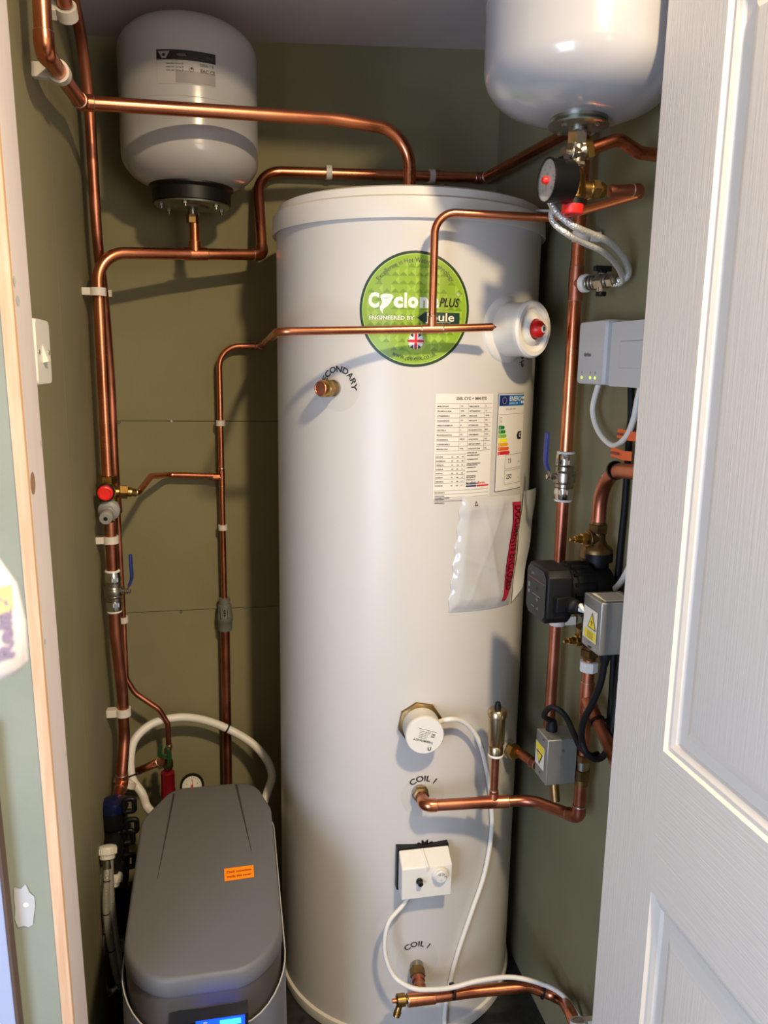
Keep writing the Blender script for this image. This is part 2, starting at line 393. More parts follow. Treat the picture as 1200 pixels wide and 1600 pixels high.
# face profile: stiles and rails with two recessed, raised-centre panels
uz0 = pX(1030, 1170, DX).z; uy1 = pX(1035, 1170, DX).y; lz1 = pX(1014, 1386, DX).z
panels = [(DY0 + (DY1 - uy1), uy1, uz0, DZ1 - .13), (DY0 + (DY1 - uy1), uy1, .22, lz1)]
b = MB(); X = DX
def fq(y0, y1, z0, z1, m): b.add([(X, y0, z0), (X, y1, z0), (X, y1, z1), (X, y0, z1)], [(0, 1, 2, 3)], m)
pa, pb = panels; 
fq(DY0, pa[0], DZ0, DZ1, 'door_grain_upright'); fq(pa[1], DY1, DZ0, DZ1, 'door_grain_upright')
for z0, z1 in ((DZ0, pb[2]), (pb[3], pa[2]), (pa[3], DZ1)): fq(pa[0], pa[1], z0, z1, 'door_grain_level')
vs = [(X, DY0, DZ0), (X, DY1, DZ0), (X, DY1, DZ1), (X, DY0, DZ1)]; b.add(vs + [(x + .035, y, z) for x, y, z in vs], [(4, 7, 6, 5), (0, 4, 5, 1), (1, 5, 6, 2), (2, 6, 7, 3), (3, 7, 4, 0)], 'door_plain')
b.build('stiles_and_rails', door, recalc=False)
for (y0, y1, z0, z1) in panels:
    b = MB(); prof = [(0, 0), (.002, .0), (.004, .005), (.009, .0065), (.011, .0045), (.018, .007), (.021, .011), (.036, .0115), (.044, .0065), (.052, .004), (.056, .0035)]
    rings = [[(X + dx, y0 + o, z0 + o), (X + dx, y1 - o, z0 + o), (X + dx, y1 - o, z1 - o), (X + dx, y0 + o, z1 - o)] for o, dx in prof]
    b.loft(rings[:-1], 'door_plain', False, False); b.loft(rings[-2:], 'door_grain_upright', False, True); b.build('panel', door, smooth=20, recalc=False)

# ================================================================== hot water cylinder
LZ = 1.694
hw = thing('hot_water_cylinder', 'tall white hot water cylinder standing on the closet floor', 'water cylinder', (AX.x, AX.y, 0))
A0 = Matrix.Translation((AX.x, AX.y, 0))
b = MB(); b.M = A0; b.lathe([(.05, .02), (CR, .02), (CR, LZ + .02)], 'cylinder_steel', 128); b.build('body', hw)
b = MB(); b.M = A0
b.lathe([(CR - .002, .0), (CR + .004, .002), (CR + .006, .020), (CR + .005, .026), (CR - .001, .030)], 'lid_plastic', 128); b.build('base_ring', hw)
b = MB(); b.M = A0; r0 = CR + .0075
b.lathe([(CR, LZ + .004), (r0, LZ), (r0 + .001, LZ + .003), (r0 - .001, LZ + .036), (r0 - .007, LZ + .040), (r0 - .009, LZ + .040), (r0 - .012, LZ + .054), (r0 - .02, LZ + .058), (.0, LZ + .060)], 'lid_plastic', 128)
b.M = Matrix(); p = cyl(58, LZ + .043, CR + .0); d = (cyl(60, 0, 1) - cyl(60, 0, 0)); 
b.build('lid', hw)
b = MB(); b.M = axis(cyl(52, LZ + .0445, CR - .012), (cyl(80, 0, 1) - cyl(80, 0, 0))); b.box((0, 0, .02), (.010, .004, .05), 'lid_plastic'); b.build('lid_strap', hw)

# green badge
bz, bx, br = 1.538, -9.9, .1015
fn = onC(bx, bz); b = MB()
b.disc(fn, 0, 0, br, 'badge_dark', .0002, 10, 72); b.disc(fn, 0, 0, br * .952, 'badge_rim', .0006, 10, 72); b.disc(fn, 0, 0, br * .935, 'badge_green', .0009, 10, 72)
random.seed(3); st = .0145
for i in range(-7, 8):
    for j in range(-7, 8):
        x0, y0 = i * st, j * st; c = (x0 + st / 2, y0 + st / 2)
        for k, (p, q) in enumerate([((x0, y0), (x0 + st, y0)), ((x0 + st, y0), (x0 + st, y0 + st)), ((x0, y0 + st), (x0, y0))]):
            if max(math.hypot(*p), math.hypot(*q), math.hypot(*c)) > br * .91: continue
            t = random.random()
            b.poly(fn, [p, q, c], 'badge_green_a' if k == 0 and t < .8 else ('badge_green_b' if t < .45 else 'badge_green'), .0012)
bg = b.build('badge', hw, recalc=False)
b = MB(); H = .0016
b.text(fn, 'Excellence in Hot Water Technology', 0, 0, .0125, 'ink_soft', H, arc=(br * .80, 0), fit=(-.0745, .0745))
b.text(fn, 'www.jouleuk.co.uk', 0, 0, .0125, 'badge_dark', H, arc=(br * .885, 0), down=True, fit=(-.042, .042))
b.text(fn, 'C', 0, .0045, .0335, 'badge_white', H, bold=.0019, fit=(-.0845, -.0645))
for ch, xa, xb_ in (('c', -.0385, -.0215), ('l', -.0195, -.0150), ('o', -.0130, .0055), ('n', .0080, .0235), ('e', .0258, .0425)): b.text(fn, ch, 0, .0045, .0335, 'badge_white', H, bold=.0019, fit=(xa, xb_))
b.text(fn, 'PLUS', 0, .006, .0215, 'ink', H, bold=.0006, shear=.25, fit=(.0435, .0815))
b.text(fn, '\u00ae', .078, .026, .008, 'badge_white', H)
# tornado in place of the y
b.poly(fn, [(-.0625, .0225), (-.0600, .0255), (-.052, .027), (-.044, .0262), (-.0395, .0235), (-.0400, .0205), (-.0435, .0125), (-.0490, .0055), (-.0565, .0005), (-.0580, -.003), (-.0568, -.0085), (-.0625, -.002), (-.0635, .0035), (-.0600, .009), (-.0592, .013), (-.0612, .018)], 'badge_white', H)
b.poly(fn, [(-.0610, .0205), (-.052, .0185), (-.0412, .0212), (-.052, .0197)], 'badge_green_a', H + .0004)
b.text(fn, 'ENGINEERED BY', 0, -.0182, .0095, 'badge_white', H, bold=.0002, fit=(-.083, -.001))
b.poly(fn, [(.018, -.0248), (.0825, -.0248), (.0825, -.0042), (.018, -.0042), (.004, -.0145)], 'badge_pine', H)
b.text(fn, 'Joule', 0, -.0195, .0205, 'badge_white', H + .0004, bold=.0003, fit=(.0185, .072))
b.quad(fn, .034, -.0222, .066, -.0216, 'badge_white', H + .0004)
b.disc(fn, .002, -.058, .019, 'badge_green_b', H - .0002, 2, 32); fx, fy = .0025, -.0555
b.disc(fn, fx, fy, .0145, 'flag_blue', H + .0001, 2, 32)
for a in (35, -35):
    u = (math.cos(R_(a)), math.sin(R_(a))); n = (-u[1], u[0])
    b.poly(fn, [(fx + u[0] * s * .0142 + n[0] * t * .0028, fy + u[1] * s * .0142 + n[1] * t * .0028) for s, t in ((-1, -1), (1, -1), (1, 1), (-1, 1))], 'badge_white', H + .0003)
for wd, mm, hh in ((.0042, 'badge_white', .0005), (.0025, 'flag_red', .0007)):
    b.quad(fn, fx - wd, fy - .0138, fx + wd, fy + .0138, mm, H + hh); b.quad(fn, fx - .0138, fy - wd, fx + .0138, fy + wd, mm, H + hh)
b.build('badge_lettering', bg, recalc=False)

# data label
z0, z1 = 1.192, 1.389; c_az = 11.6; wd = math.radians(25.6) * CR; fn = onC(c_az, z0); b = MB(); x0, x1, hh = -wd / 2, wd / 2, z1 - z0
b.quad(fn, x0, 0, x1, hh, 'sticker_white', .0003, 12, 6); dl = b.build('data_label', hw, recalc=False)
b = MB(); L_ = .0007
b.text(fn, '250L CYC + IMM STD', .012, hh - .011, .0072, 'ink_soft', L_, bold=.0002)
def hl(xa, xb, y, t=.0003, m='ink_grey'): b.quad(fn, xa, y - t, xb, y + t, m, L_, 6)
def word(x, y, n, m='ink_soft', s=.0036):
    b.text(fn, ''.join(random.choice('aeinortslmcdu') for _ in range(n)).upper(), x, y, s, m, L_, 'LEFT', bold=.0001)
ytop = hh - .018
for k in range(11):
    y = ytop - k * .0088; hl(x0 + .003, x1 - .004, y)
    if k < 10:
        word(x0 + .004, y - .0065, random.randint(8, 14)); word(x0 + .050, y - .0060, random.randint(1, 4)); word(x0 + .068, y - .0065, random.randint(7, 12)); word(x1 - .018, y - .006, random.randint(1, 4))
for x in (x0 + .048, x0 + .066, x1 - .02): b.quad(fn, x - .0002, ytop - .088, x + .0002, ytop, 'ink_grey', L_)
yy = ytop - .094
for k in range(8):
    y = yy - k * .0078; hl(x0 + .003, x0 + .062, y); word(x0 + .004, y - .006, random.randint(7, 11), s=.0032)
    for q in (.034, .045, .055): word(x0 + q, y - .006, 2, s=.003)
    word(x0 + .066, y - .004, random.randint(12, 17), s=.003)
    if k % 3 == 0: word(x0 + .066, y + .0005, 11, 'ink', .0034)
for x in (x0 + .003, x0 + .062): b.quad(fn, x - .0002, yy - .062, x + .0002, yy, 'ink_grey', L_)
b.text(fn, 'HomeShield', x0 + .066, yy - .0585, .0072, 'flag_blue', L_, 'LEFT', bold=.0002, sx=.62); b.quad(fn, x0 + .066, yy - .0635, x0 + .089, yy - .0605, 'flag_blue', L_)
b.text(fn, '\u00ae service', x0 + .092, yy - .0585, .0072, 'energy_6', L_, 'LEFT', bold=.0001, sx=.62); b.quad(fn, x0 + .090, yy - .0635, x1 - .004, yy - .0605, 'energy_6', L_)
for k in range(4): hl(x0 + .002, x1 - .004, yy - .069 - k * .0066); word(x0 + .003, yy - .0735 - k * .0066, 10, s=.003)
word(x0 + .004, .001, 14, 'ink', .0034); b.build('label_printing', dl, recalc=False)

# energy label
c_az = 36.9; wd = math.radians(19.4) * CR; z0, z1 = 1.199, 1.389; fn = onC(c_az, z0); b = MB(); x0, x1, hh = -wd / 2, wd / 2, z1 - z0
b.quad(fn, x0, 0, x1, hh, 'ink', .0003, 12, 4); b.quad(fn, x0 + .001, .001, x1 - .001, hh - .001, 'sticker_white', .0007, 12, 4); el = b.build('energy_label', hw, recalc=False)
b = MB()
b.quad(fn, x0 + .003, hh - .024, x1 - .003, hh - .003, 'energy_blue', .001, 8); b.quad(fn, x0 + .004, hh - .023, x0 + .031, hh - .004, 'eu_blue', .0013, 4)
for k in range(12): b.disc(fn, x0 + .0175 + .0062 * math.cos(k * math.pi / 6), hh - .0135 + .0062 * math.sin(k * math.pi / 6), .0007, 'energy_3', .0016, 1, 6)
b.text(fn, 'ENERG', 0, hh - .0145, .0125, 'badge_white', .0016, bold=.0001, fit=(x0 + .033, x1 - .0205)); word_y = hh - .0205
b.text(fn, 'ENERGIA  IE IA', x0 + .033, word_y, .0045, 'badge_white', .0016, 'LEFT')
for q, r in ((0, 0), (1, 0), (0, 1), (1, 1)): b.disc(fn, x1 - .0145 + q * .0075, hh - .0175 + r * .0085, .0030, 'badge_white', .0016, 1, 16)
b.text(fn, 'CYL-250  HW', x0 + .022, hh - .032, .0058, 'ink_grey', .001, 'LEFT'); b.quad(fn, x0 + .001, hh - .0402, x1 - .001, hh - .0397, 'ink_grey', .001, 8)
for q in (0, 1): b.quad(fn, x0 + .006, hh - .053 - q * .009, x0 + .012, hh - .0455 - q * .009, 'ink_soft', .001); b.quad(fn, x0 + .0067, hh - .0523 - q * .009, x0 + .0113, hh - .0462 - q * .009, 'sticker_white', .0012)
for i in range(7):
    y = hh - .0685 - i * .0083; w_ = .018 + i * .0033
    b.poly(fn, [(x0 + .004, y), (x0 + .004 + w_ - .003, y), (x0 + .004 + w_, y + .0034), (x0 + .004 + w_ - .003, y + .0068), (x0 + .004, y + .0068)], 'energy_%d' % i, .001)
    b.text(fn, 'ABCDEFG'[i], x0 + .008, y + .0015, .0055, 'badge_white', .0013)
y = hh - .083; b.poly(fn, [(x1 - .029, y), (x1 - .024, y + .0078), (x1 - .009, y + .0078), (x1 - .009, y - .0078), (x1 - .024, y - .0078)], 'ink', .001, ); b.text(fn, 'C', x1 - .016, y - .003, .011, 'badge_white', .0013, bold=.0002)
for k, tx in enumerate(('73', '250')):
    ya = .043 - k * .031; 
    for (a0, b0, a1, b1) in ((x0 + .027, ya, x1 - .004, ya + .0006), (x0 + .027, ya + .0275, x1 - .004, ya + .0281), (x0 + .027, ya, x0 + .0276, ya + .028), (x1 - .0046, ya, x1 - .004, ya + .028)): b.quad(fn, a0, b0, a1, b1, 'ink_soft', .001, 3)
    b.text(fn, tx, x0 + .042, ya + .011, .0125, 'ink', .001, bold=.0001); b.text(fn, 'WL'[k], x1 - .014, ya + .009, .0065, 'ink_soft', .001)
b.build('label_printing', el, recalc=False)

# port rings and printed words on the jacket
def port(az, z, word_, size, rr_, label, arc_r, th0=0):
    f = onC(az, z); b = MB(); b.disc(f, 0, 0, rr_, 'sticker_clear', .0002, 4, 40); b.text(f, word_, 0, 0, size, 'ink', .0006, arc=(arc_r, th0), bold=.0003); return b.build('port_sticker', hw, recalc=False, label=label)
port(-40, 1.397, 'SECONDARY', .0155, .045, 'clear sticker reading SECONDARY', .0285, .1)
port(-1.8, .583, 'COIL 1', .017, .045, 'clear sticker reading COIL 1 around the upper pipe port', .033)
port(-2.4, .205, 'COIL 1', .017, .045, 'clear sticker reading COIL 1 around the lower pipe port', .033)
f = onC(0, .470); b = MB(); b.text(f, 'eMo', -.002, 0, .020, 'ink', .0006, bold=.0006); b.build('stencil_lettering', hw, recalc=False)
f = onC(42, 1.452); b = MB()
for P in ([(0, .008), (.004, .012), (.006, .006), (.001, .003), (-.002, .007), (0, .009)], [(-.008, -.004), (.0, -.003), (.009, .001)], [(0, -.003), (.001, -.010), (.006, -.012), (.007, -.006)], [(.022, .010), (.026, .014), (.027, .004), (.020, .008)]):
    pts = [f(x, y, .001) for x, y in P]; b.tube(spline(pts, 4), .0009, 'ink', 6)
b.build('marker_scrawl', hw, label='black hand-drawn marker scrawl')

# open brass secondary port
sec = thing('brass_port', 'open brass port beside the word SECONDARY on the cylinder', 'pipe fitting', cyl(-42, 1.395, CR))
o = cyl(-42, 1.395, CR - .002); d = cyl(-42, 0, 1) - cyl(-42, 0, 0)
b = MB(); b.M = axis(o, d); b.cyl(.0155, 0, .008, 'nickel'); b.cyl(.0145, .006, .022, 'brass_dull'); b.build('boss', sec)
b = MB(); b.M = axis(o, d); b.lathe([(.010, .046), (.013, .046), (.0155, .042), (.0155, .022), (.0145, .020)], 'brass', 28); b.hex(.0175, .020, .036, 'brass'); b.lathe([(.0105, .0465), (.0105, .030), (0, .030)], 'copper_dull', 28); b.torus(.0118, .0016, 'copper', .046)
b.build('compression_nut', sec)

# temperature relief housing with red dome
AZT, ZT = 31, 1.508
tp = thing('relief_valve_housing', 'round white plastic housing with a red centre on the cylinder', 'valve housing', cyl(AZT, ZT - .06, CR))
d = cyl(AZT, 0, 1) - cyl(AZT, 0, 0); o = cyl(AZT, ZT, CR - .012)
b = MB(); b.M = axis(o, d); b.lathe([(.063, 0), (.063, .010), (.060, .014), (.054, .016), (.050, .018), (.049, .060), (.0515, .064), (.0515, .072), (.048, .076), (.041, .076), (.036, .070), (.030, .069), (.024, .077), (.019, .079), (.017, .072), (0, .070)], 'white_plastic', 64); b.build('housing', tp)
b = MB(); b.M = axis(o, d); b.lathe([(.0165, .066), (.0165, .082), (.015, .088), (.010, .094), (.008, .096), (.0, .096)], 'red_plastic', 32); rb = b.build('red_dome', tp)
b = MB(); b.M = axis(o, d); b.torus(.0056, .0016, 'gauge_face', .0965); b.cyl(.0045, .092, .0972, 'nickel', 20); b.build('dome_screw', rb)

# immersion heater
AZI, ZI = -4, .742
ih = thing('immersion_heater', 'white cylindrical immersion heater cap on a brass hexagon collar', 'immersion heater', cyl(AZI, ZI - .045, CR))
d = cyl(AZI, 0, 1) - cyl(AZI, 0, 0); o = cyl(AZI, ZI, CR - .006)
b = MB(); b.M = axis(o, d); b.hex(.045, 0, .016, 'brass_dull', 8, .2); b.build('hexagon_collar', ih)
b = MB(); b.M = axis(o, d); b.lathe([(.0365, .012), (.0365, .050), (.0375, .052), (.0375, .061), (.036, .063), (0, .0632)], 'white_plastic', 56); cap = b.build('cap', ih)
Mi = axis(o, d); fc = lambda x, y, h: Mi @ V((x, y, .0632 + h)); rt = -R_(17)
def rot2(x, y, a=rt + math.pi): return (x * math.cos(a) - y * math.sin(a), x * math.sin(a) + y * math.cos(a))
b = MB(); fr2 = lambda x, y, h: fc(*rot2(x, y), h + .0003)
b.text(fr2, 'THERMOWATT', 0, .008, .0062, 'ink', 0, bold=.00015, fit=(-.020, .020)); b.quad(fr2, -.019, -.0128, .019, -.0121, 'ink_soft')
for k in range(5): b.text(fr2, 'IT 230V 3000W A', .004, .004 - k * .0033, .003, 'ink_soft', 0, sx=.8)
for k in range(4): b.quad(fr2, -.019, -.008 + k * .0022, -.011, -.007 + k * .0022, 'ink_soft')
b.text(fr2, 'CE', -.006, -.010, .005, 'ink')
b.build('cap_printing', cap, recalc=False)
b = MB(); b.M = Mi; b.torus(.0034, .0012, 'ink', .0635, 20, 6); b.M = b.M @ Matrix.Translation((.008, -.026, 0)); b.torus(.0034, .0012, 'ink', .0635, 20, 6)
b = MB(); b.text(fc, 'U', .009, -.030, .010, 'ink', .0006, bold=.0004); b.build('earth_mark', cap, recalc=False)

# thermostat
ths = thing('cylinder_thermostat', 'white cylinder thermostat with round dial and black button', 'thermostat', cyl(0, .36, CR))
yb = AX.y - CR - .001; c1, c2 = pY(627, 1408, yb - .04), pY(703, 1394, yb - .04)
xl, xr = pY(622, 1330, yb - .004).x, pY(699, 1330, yb - .004).x; zt, zb = pY(660, 1322, yb - .004).z, c1.z + .002
w_ = xr - xl
b = MB(); b.box(((xl + xr) / 2 - .001, yb - .001, (zt + zb) / 2 + .002), (w_ + .003, .016, zt - zb + .002), 'black_plastic'); b.build('back_plate', ths)
b = MB(); y1, y2 = yb - .009, yb - .042; sz = .022
pr = [(y1, zt), (y2, zt - sz), (y2, zb), (y1, zb + .006)]
out = []
for x, ins in ((xl, .0), (xr, .0)): out.append([(x, y, z) for y, z in pr])
b.loft(out, 'white_plastic'); hs = b.build('case', ths, bevel=.0025)
b = MB(); xm = xl + w_ * .50; b.tube([(xm - .004, y1 - .001, zt - .002), (xm + .001, y2 - .001, zt - sz - .001), (xm + .001, y2 + .001, zt - sz - .006)], .0032, 'white_plastic', 12); b.M = axis((xm - .0042, y1 - .003, zt - .0025), (0, -.5, .7)); b.cyl(.0025, 0, .0015, 'ink_soft', 12); b.build('screw_channel', ths)
dc = pY(687, 1365, y2); b = MB(); b.M = axis(dc, (0, -1, 0)); b.lathe([(.0165, 0), (.0165, .004), (.0155, .006), (.014, .0065), (.013, .011), (.0115, .013), (0, .0135)], 'white_plastic', 40)
for k in range(30): a = k * math.pi / 15; b.box((.0135 * math.cos(a), .0135 * math.sin(a), .0075), (.0012, .0012, .006), 'white_plastic')
dial = b.build('dial', ths)
fd = plane(dc + V((0, -.0137, 0)), (1, 0, 0), (0, 0, 1)); b = MB()
for tx, a in (('60', 62), ('50', 118), ('70', 15)): b.text(fd, tx, .0078 * math.cos(R_(a)), .0078 * math.sin(R_(a)) - .002, .0052, 'ink', .0002)
for a in range(-20, 200, 12): b.quad(fd, .0105 * math.cos(R_(a)) - .0002, .0105 * math.sin(R_(a)) - .0006, .0105 * math.cos(R_(a)) + .0002, .0105 * math.sin(R_(a)) + .0006, 'ink_soft', .0002)
b.text(fd, '\u00b0C', 0, -.007, .004, 'ink_soft', .0002); b.build('dial_printing', dial, recalc=False)
kc = pY(655, 1376, y2); b = MB(); b.M = axis(kc, (0, -1, 0)); b.cyl(.0068, 0, .005, 'black_plastic', 28, .001); b.cyl(.0052, .005, .014, 'black_plastic', 28, .001); b.build('reset_button', ths)
b = MB(); g = pY(640, 1404, yb - .022); gland = V((g.x, g.y, zb - .004)); b.M = axis((g.x, g.y, zb + .004), (0, 0, -1)); b.cyl(.0075, 0, .010, 'black_plastic', 20, .002); b.build('cable_gland', ths)

# document pouch taped to the cylinder
dp = thing('document_pouch', 'clear plastic document pouch stuck on the cylinder below the energy label', 'document pouch', cyl(27, .96, CR))
q = [(11.0, 1.194), (46.5, 1.181), (40.5, .962), (6.8, .972)]       # corners: az, z
def pouch(s, t, h):          # s 0..1 across, t 0..1 down
    a = (q[0][0] * (1 - s) + q[1][0] * s) * (1 - t) + (q[3][0] * (1 - s) + q[2][0] * s) * t
    z = (q[0][1] * (1 - s) + q[1][1] * s) * (1 - t) + (q[3][1] * (1 - s) + q[2][1] * s) * t
    e = max(0, min(s, 1 - s, t, 1 - t)); bulge = .008 * min(1, e / .10) ** .6
    e2 = min(1, e / .06); wr = .0022 * math.sin(9 * s + 4 * t + 3 * math.sin(4 * t)) * math.sin(6 * t - 5 * s + 1.5) + .0010 * math.exp(-((s - .25 - .5 * t) / .03) ** 2) + .0010 * math.exp(-((t - .5 - .25 * s) / .015) ** 2) + .0008 * math.exp(-((s - .6 + .4 * t) / .02) ** 2) + .0007 * math.sin(60 * t) * math.exp(-s / .06)
    edge = .002 * math.sin(40 * t) if s < .02 else 0
    return cyl(a + math.degrees(edge / CR), z, CR + .0025 + bulge + wr * e2 + h)
b = MB(); b.quad(pouch, 0, 0, 1, 1, 'sticker_white', -.003, 40, 50); b.build('paper_sheets', dp, recalc=False, smooth=80)
b = MB(); b.quad(pouch, -.012, -.012, 1.012, 1.012, 'pouch_film', 0, 44, 56); b.build('film', dp, recalc=False, smooth=80)
bandf = lambda x, t, h: pouch(.765 + x * (.22 if t < .70 else .22 - (t - .70) * .55), t, h)
b = MB(); b.quad(bandf, 0, .045, 1, .955, 'pouch_band', .0012, 8, 40)
bd = b.build('red_band', dp, recalc=False, smooth=80)
vs, fs = glyphs('DOCUMENTS ENCLOSED', 1, 'LEFT', .02, 0); mxx = max(v[0] for v in vs)
b = MB(); b.surf(pouch, [(.80 + y * .19, .075 + x / mxx * .78) for x, y in vs], fs, 'pouch_ink', .0022)
for s0, s1 in ((.765, .775), (.965, .975)): b.quad(pouch, s0, .05, s1, .82, 'pouch_ink', .0018, 1, 20)
b.build('band_lettering', bd, recalc=False)
b = MB(); fr3 = lambda x, y, h: pouch(.17 + x, .055 - y, .002)
b.add([pouch(s, t, .0012) for s, t in ((.14, .065), (.165, .022), (.19, .065), (.150, .059), (.165, .034), (.180, .059))], [(0, 1, 4, 3), (1, 2, 5, 4), (2, 0, 3, 5)], 'ink'); b.build('recycling_mark', dp, recalc=False)
strip = [(49.5, 1.189), (66, 1.186), (50.5, .985), (42, .962)]
def stf(s, t, h):
    a = (strip[0][0] * (1 - s) + strip[1][0] * s) * (1 - t) + (strip[3][0] * (1 - s) + strip[2][0] * s) * t
    z = (strip[0][1] * (1 - s) + strip[1][1] * s) * (1 - t) + (strip[3][1] * (1 - s) + strip[2][1] * s) * t
    return cyl(a, z, CR + .004 + .011 * s * (1 - t * .5) + .001 * math.sin(14 * t) + h)
b = MB(); b.quad(stf, 0, 0, 1, 1, 'pouch_edge', 0, 8, 24); b.build('peel_strip', dp, recalc=False, smooth=80)

# ================================================================== fittings
def ringset(b, P, d, r, m='solder'):
    b.M = axis(P, d); b.torus(r, .0011, m, 0, 28, 8); b.M = Matrix()
def elbow(parent, P, din, dout, r, L=.024, m='copper'):
    P, din, dout = V(P), V(din).normalized(), V(dout).normalized(); b = MB()
    b.tube(path([P - din * L, P, P + dout * L], r * 1.25), r * 1.14, m, 22); ringset(b, P - din * L, din, r * 1.04); ringset(b, P + dout * L, dout, r * 1.04); return b.build('elbow_fitting', parent)
def tee(parent, P, d, br_, r, rb=None, L=.024, m='copper'):
    P, d, br_ = V(P), V(d).normalized(), V(br_).normalized(); b = MB(); rb = rb or r
    b.tube([P - d * L, P + d * L], r * 1.14, m, 22); b.tube([P, P + br_ * (r + .014)], [r * 1.05, rb * 1.14], m, 22)
    for q in (P - d * L, P + d * L): ringset(b, q, d, r * 1.04)
    ringset(b, P + br_ * (r + .014), br_, rb * 1.04); return b.build('tee_fitting', parent)
def coupling(parent, P, d, r, L=.012, m='copper', name='coupling'):
    P, d = V(P), V(d).normalized(); b = MB(); b.tube([P - d * L, P + d * L], r * 1.13, m, 22); ringset(b, P - d * L, d, r * 1.04); ringset(b, P + d * L, d, r * 1.04); return b.build(name, parent)
def tube_part(parent, pts, r, fil, m='copper', name='tube'):
    b = MB(); b.tube(path(pts, fil), r, m, 24); return b.build(name, parent)
def pipe_thing(label, loc=None, pts=None, name='copper_pipe'): return thing(name, label, 'pipe', min(pts, key=lambda p: p[2]))
def pclip(P, pd, wd, r, label, gap=.03, wid=.014):
    """white plastic clip: P pipe centre, pd pipe direction, wd direction to the wall"""
    P, pd, wd = V(P), V(pd).normalized(), V(wd).normalized(); wd = (wd - pd * wd.dot(pd)).normalized()
    t = thing('pipe_clip', label, 'pipe clip', P + wd * gap, 'white plastic pipe clips'); b = MB(); Mx = axis(P, pd)
    b.M = Mx; ro, ri = r + .0042, r + .0003
    b.lathe([(ri, -wid / 2), (ro, -wid / 2), (ro, wid / 2), (ri, wid / 2), (ri, -wid / 2)], 'clip_plastic', 32); b.M = Matrix(); b.build('ring', t)
    b = MB(); side = pd.cross(wd); s0 = r + .002; L = gap - s0; c = P + wd * (s0 + L / 2)
    b.M = Matrix(((side.x, pd.x, wd.x, c.x), (side.y, pd.y, wd.y, c.y), (side.z, pd.z, wd.z, c.z), (0, 0, 0, 1)))
    b.box((0, 0, 0), (r * 1.7, wid * .95, L), 'clip_plastic'); b.box((0, 0, -L / 2 - s0 * .9), (r * .35, wid * .8, .004), 'clip_plastic'); b.build('base', t, bevel=.001)
    return t
def ball_valve(P, stem, label, z=V((0, 0, 1)), r=.0112, top=.033, bot=.033, k=1.0, lever_out=.036):
    P, stem = V(P), V(stem).normalized()
    t = thing('ball_valve', label, 'valve', P - z * .05)
    b = MB(); b.M = axis(P, z)
    b.lathe([(.0145 * k, -.022), (.0165 * k, -.020), (.0165 * k, -.014), (.019 * k, -.011), (.0195 * k, .0), (.019 * k, .009), (.0165 * k, .012), (.0165 * k, .019), (.0145 * k, .021)], 'nickel', 36)
    for zz in (-.010, .008): b.torus(.0188 * k, .0012, 'nickel', zz)
    b.build('body', t)
    for s in (-1, 1):
        b = MB(); b.M = axis(P + z * s * .021, z * s); b.lathe([(.013 * k, 0), (.0165 * k, .001), (.0168 * k, .003), (.0168 * k, .021), (.0155 * k, .023), (.012 * k, .023)], 'chrome', 12 if 0 else 36)
        b.hex(.0178 * k, .002, .013, 'chrome', 8); b.build('compression_nut', t)
        b = MB(); b.M = axis(P + z * s * .0455, z * s); b.torus(.0135 * k, .0028, 'white_plastic', 0, 36, 10); b.build('white_washer', t)
    b = MB(); b.M = axis(P, stem); b.cyl(.0065, .016, .026, 'nickel', 20); b.hex(.0062, .026, .030, 'chrome'); b.cyl(.003, .030, lever_out, 'nickel', 12); b.hex(.0052, lever_out - .003, lever_out + .001, 'chrome'); st_ = b.build('stem', t)
    e = P + stem * (lever_out - .006); side = z.cross(stem).normalized(); b = MB()
    cen = [e - z * .006, e + z * .004, e + z * .012 + stem * .004, e + z * .026 + stem * .010, e + z * .036 + stem * .011, e + z * .078 + stem * .010, e + z * .083 + stem * .009]
    wds = [.005, .006, .0055, .0062, .0068, .0068, .004]
    def strip_(i0, i1, m, th):
        rg = []
        for i in range(i0, i1):
            p, w2 = cen[i], wds[i]; tdir = (cen[min(i + 1, 6)] - cen[max(i - 1, 0)]).normalized(); n = tdir.cross(side).normalized() * th
            rg.append([p - side * w2 - n, p + side * w2 - n, p + side * w2 + n, p - side * w2 + n])
        b.loft(rg, m)
    strip_(0, 4, 'zinc', .0012); strip_(2, 7, 'blue_lever', .0026); b.build('lever_handle', t, bevel=.001, label='blue lever handle')
    return t

# ================================================================== pipes: upper left
cop = 'copper'
# vertical drop on the left wall that turns in and runs to the cylinder top
r = .0125; Vx = -.236; va = pX(69, 70, Vx); yv = va.y; E = pX(126, 160, -.236)
p0 = V((Vx, yv, zc(Vx) + .005)); p1 = V((Vx, yv, pX(70, 82, Vx).z)); p2 = E; p4 = V((AX.x, AX.y, LZ + .056)); 
p3 = V((AX.x, AX.y, pY(632, 196, AX.y).z)); p2b = pY(520, 186, 1.665)
p3.z = pY(640, 205, AX.y).z
t = pipe_thing('copper pipe from the left wall across the tank to the cylinder top', pts=[p4])
tube_part(t, [p0, p1, p2, p2b, p3, p4], r, [.016, .016, .3, .075], cop)
elbow(t, p1, p1 - p0, p2 - p1, r, .026, cop); elbow(t, p2, p2 - p1, p2b - p2, r, .022, cop)
c = pX(93, 124, Vx); rd = (p2 - p1).normalized(); pc_ = p1 + rd * ((c.y - p1.y) / rd.y)
pclip(pc_, rd, (-1, 0, 0), r, 'thick white clip on the upper left wall around the inward pipe run', Vx - XL, .022)
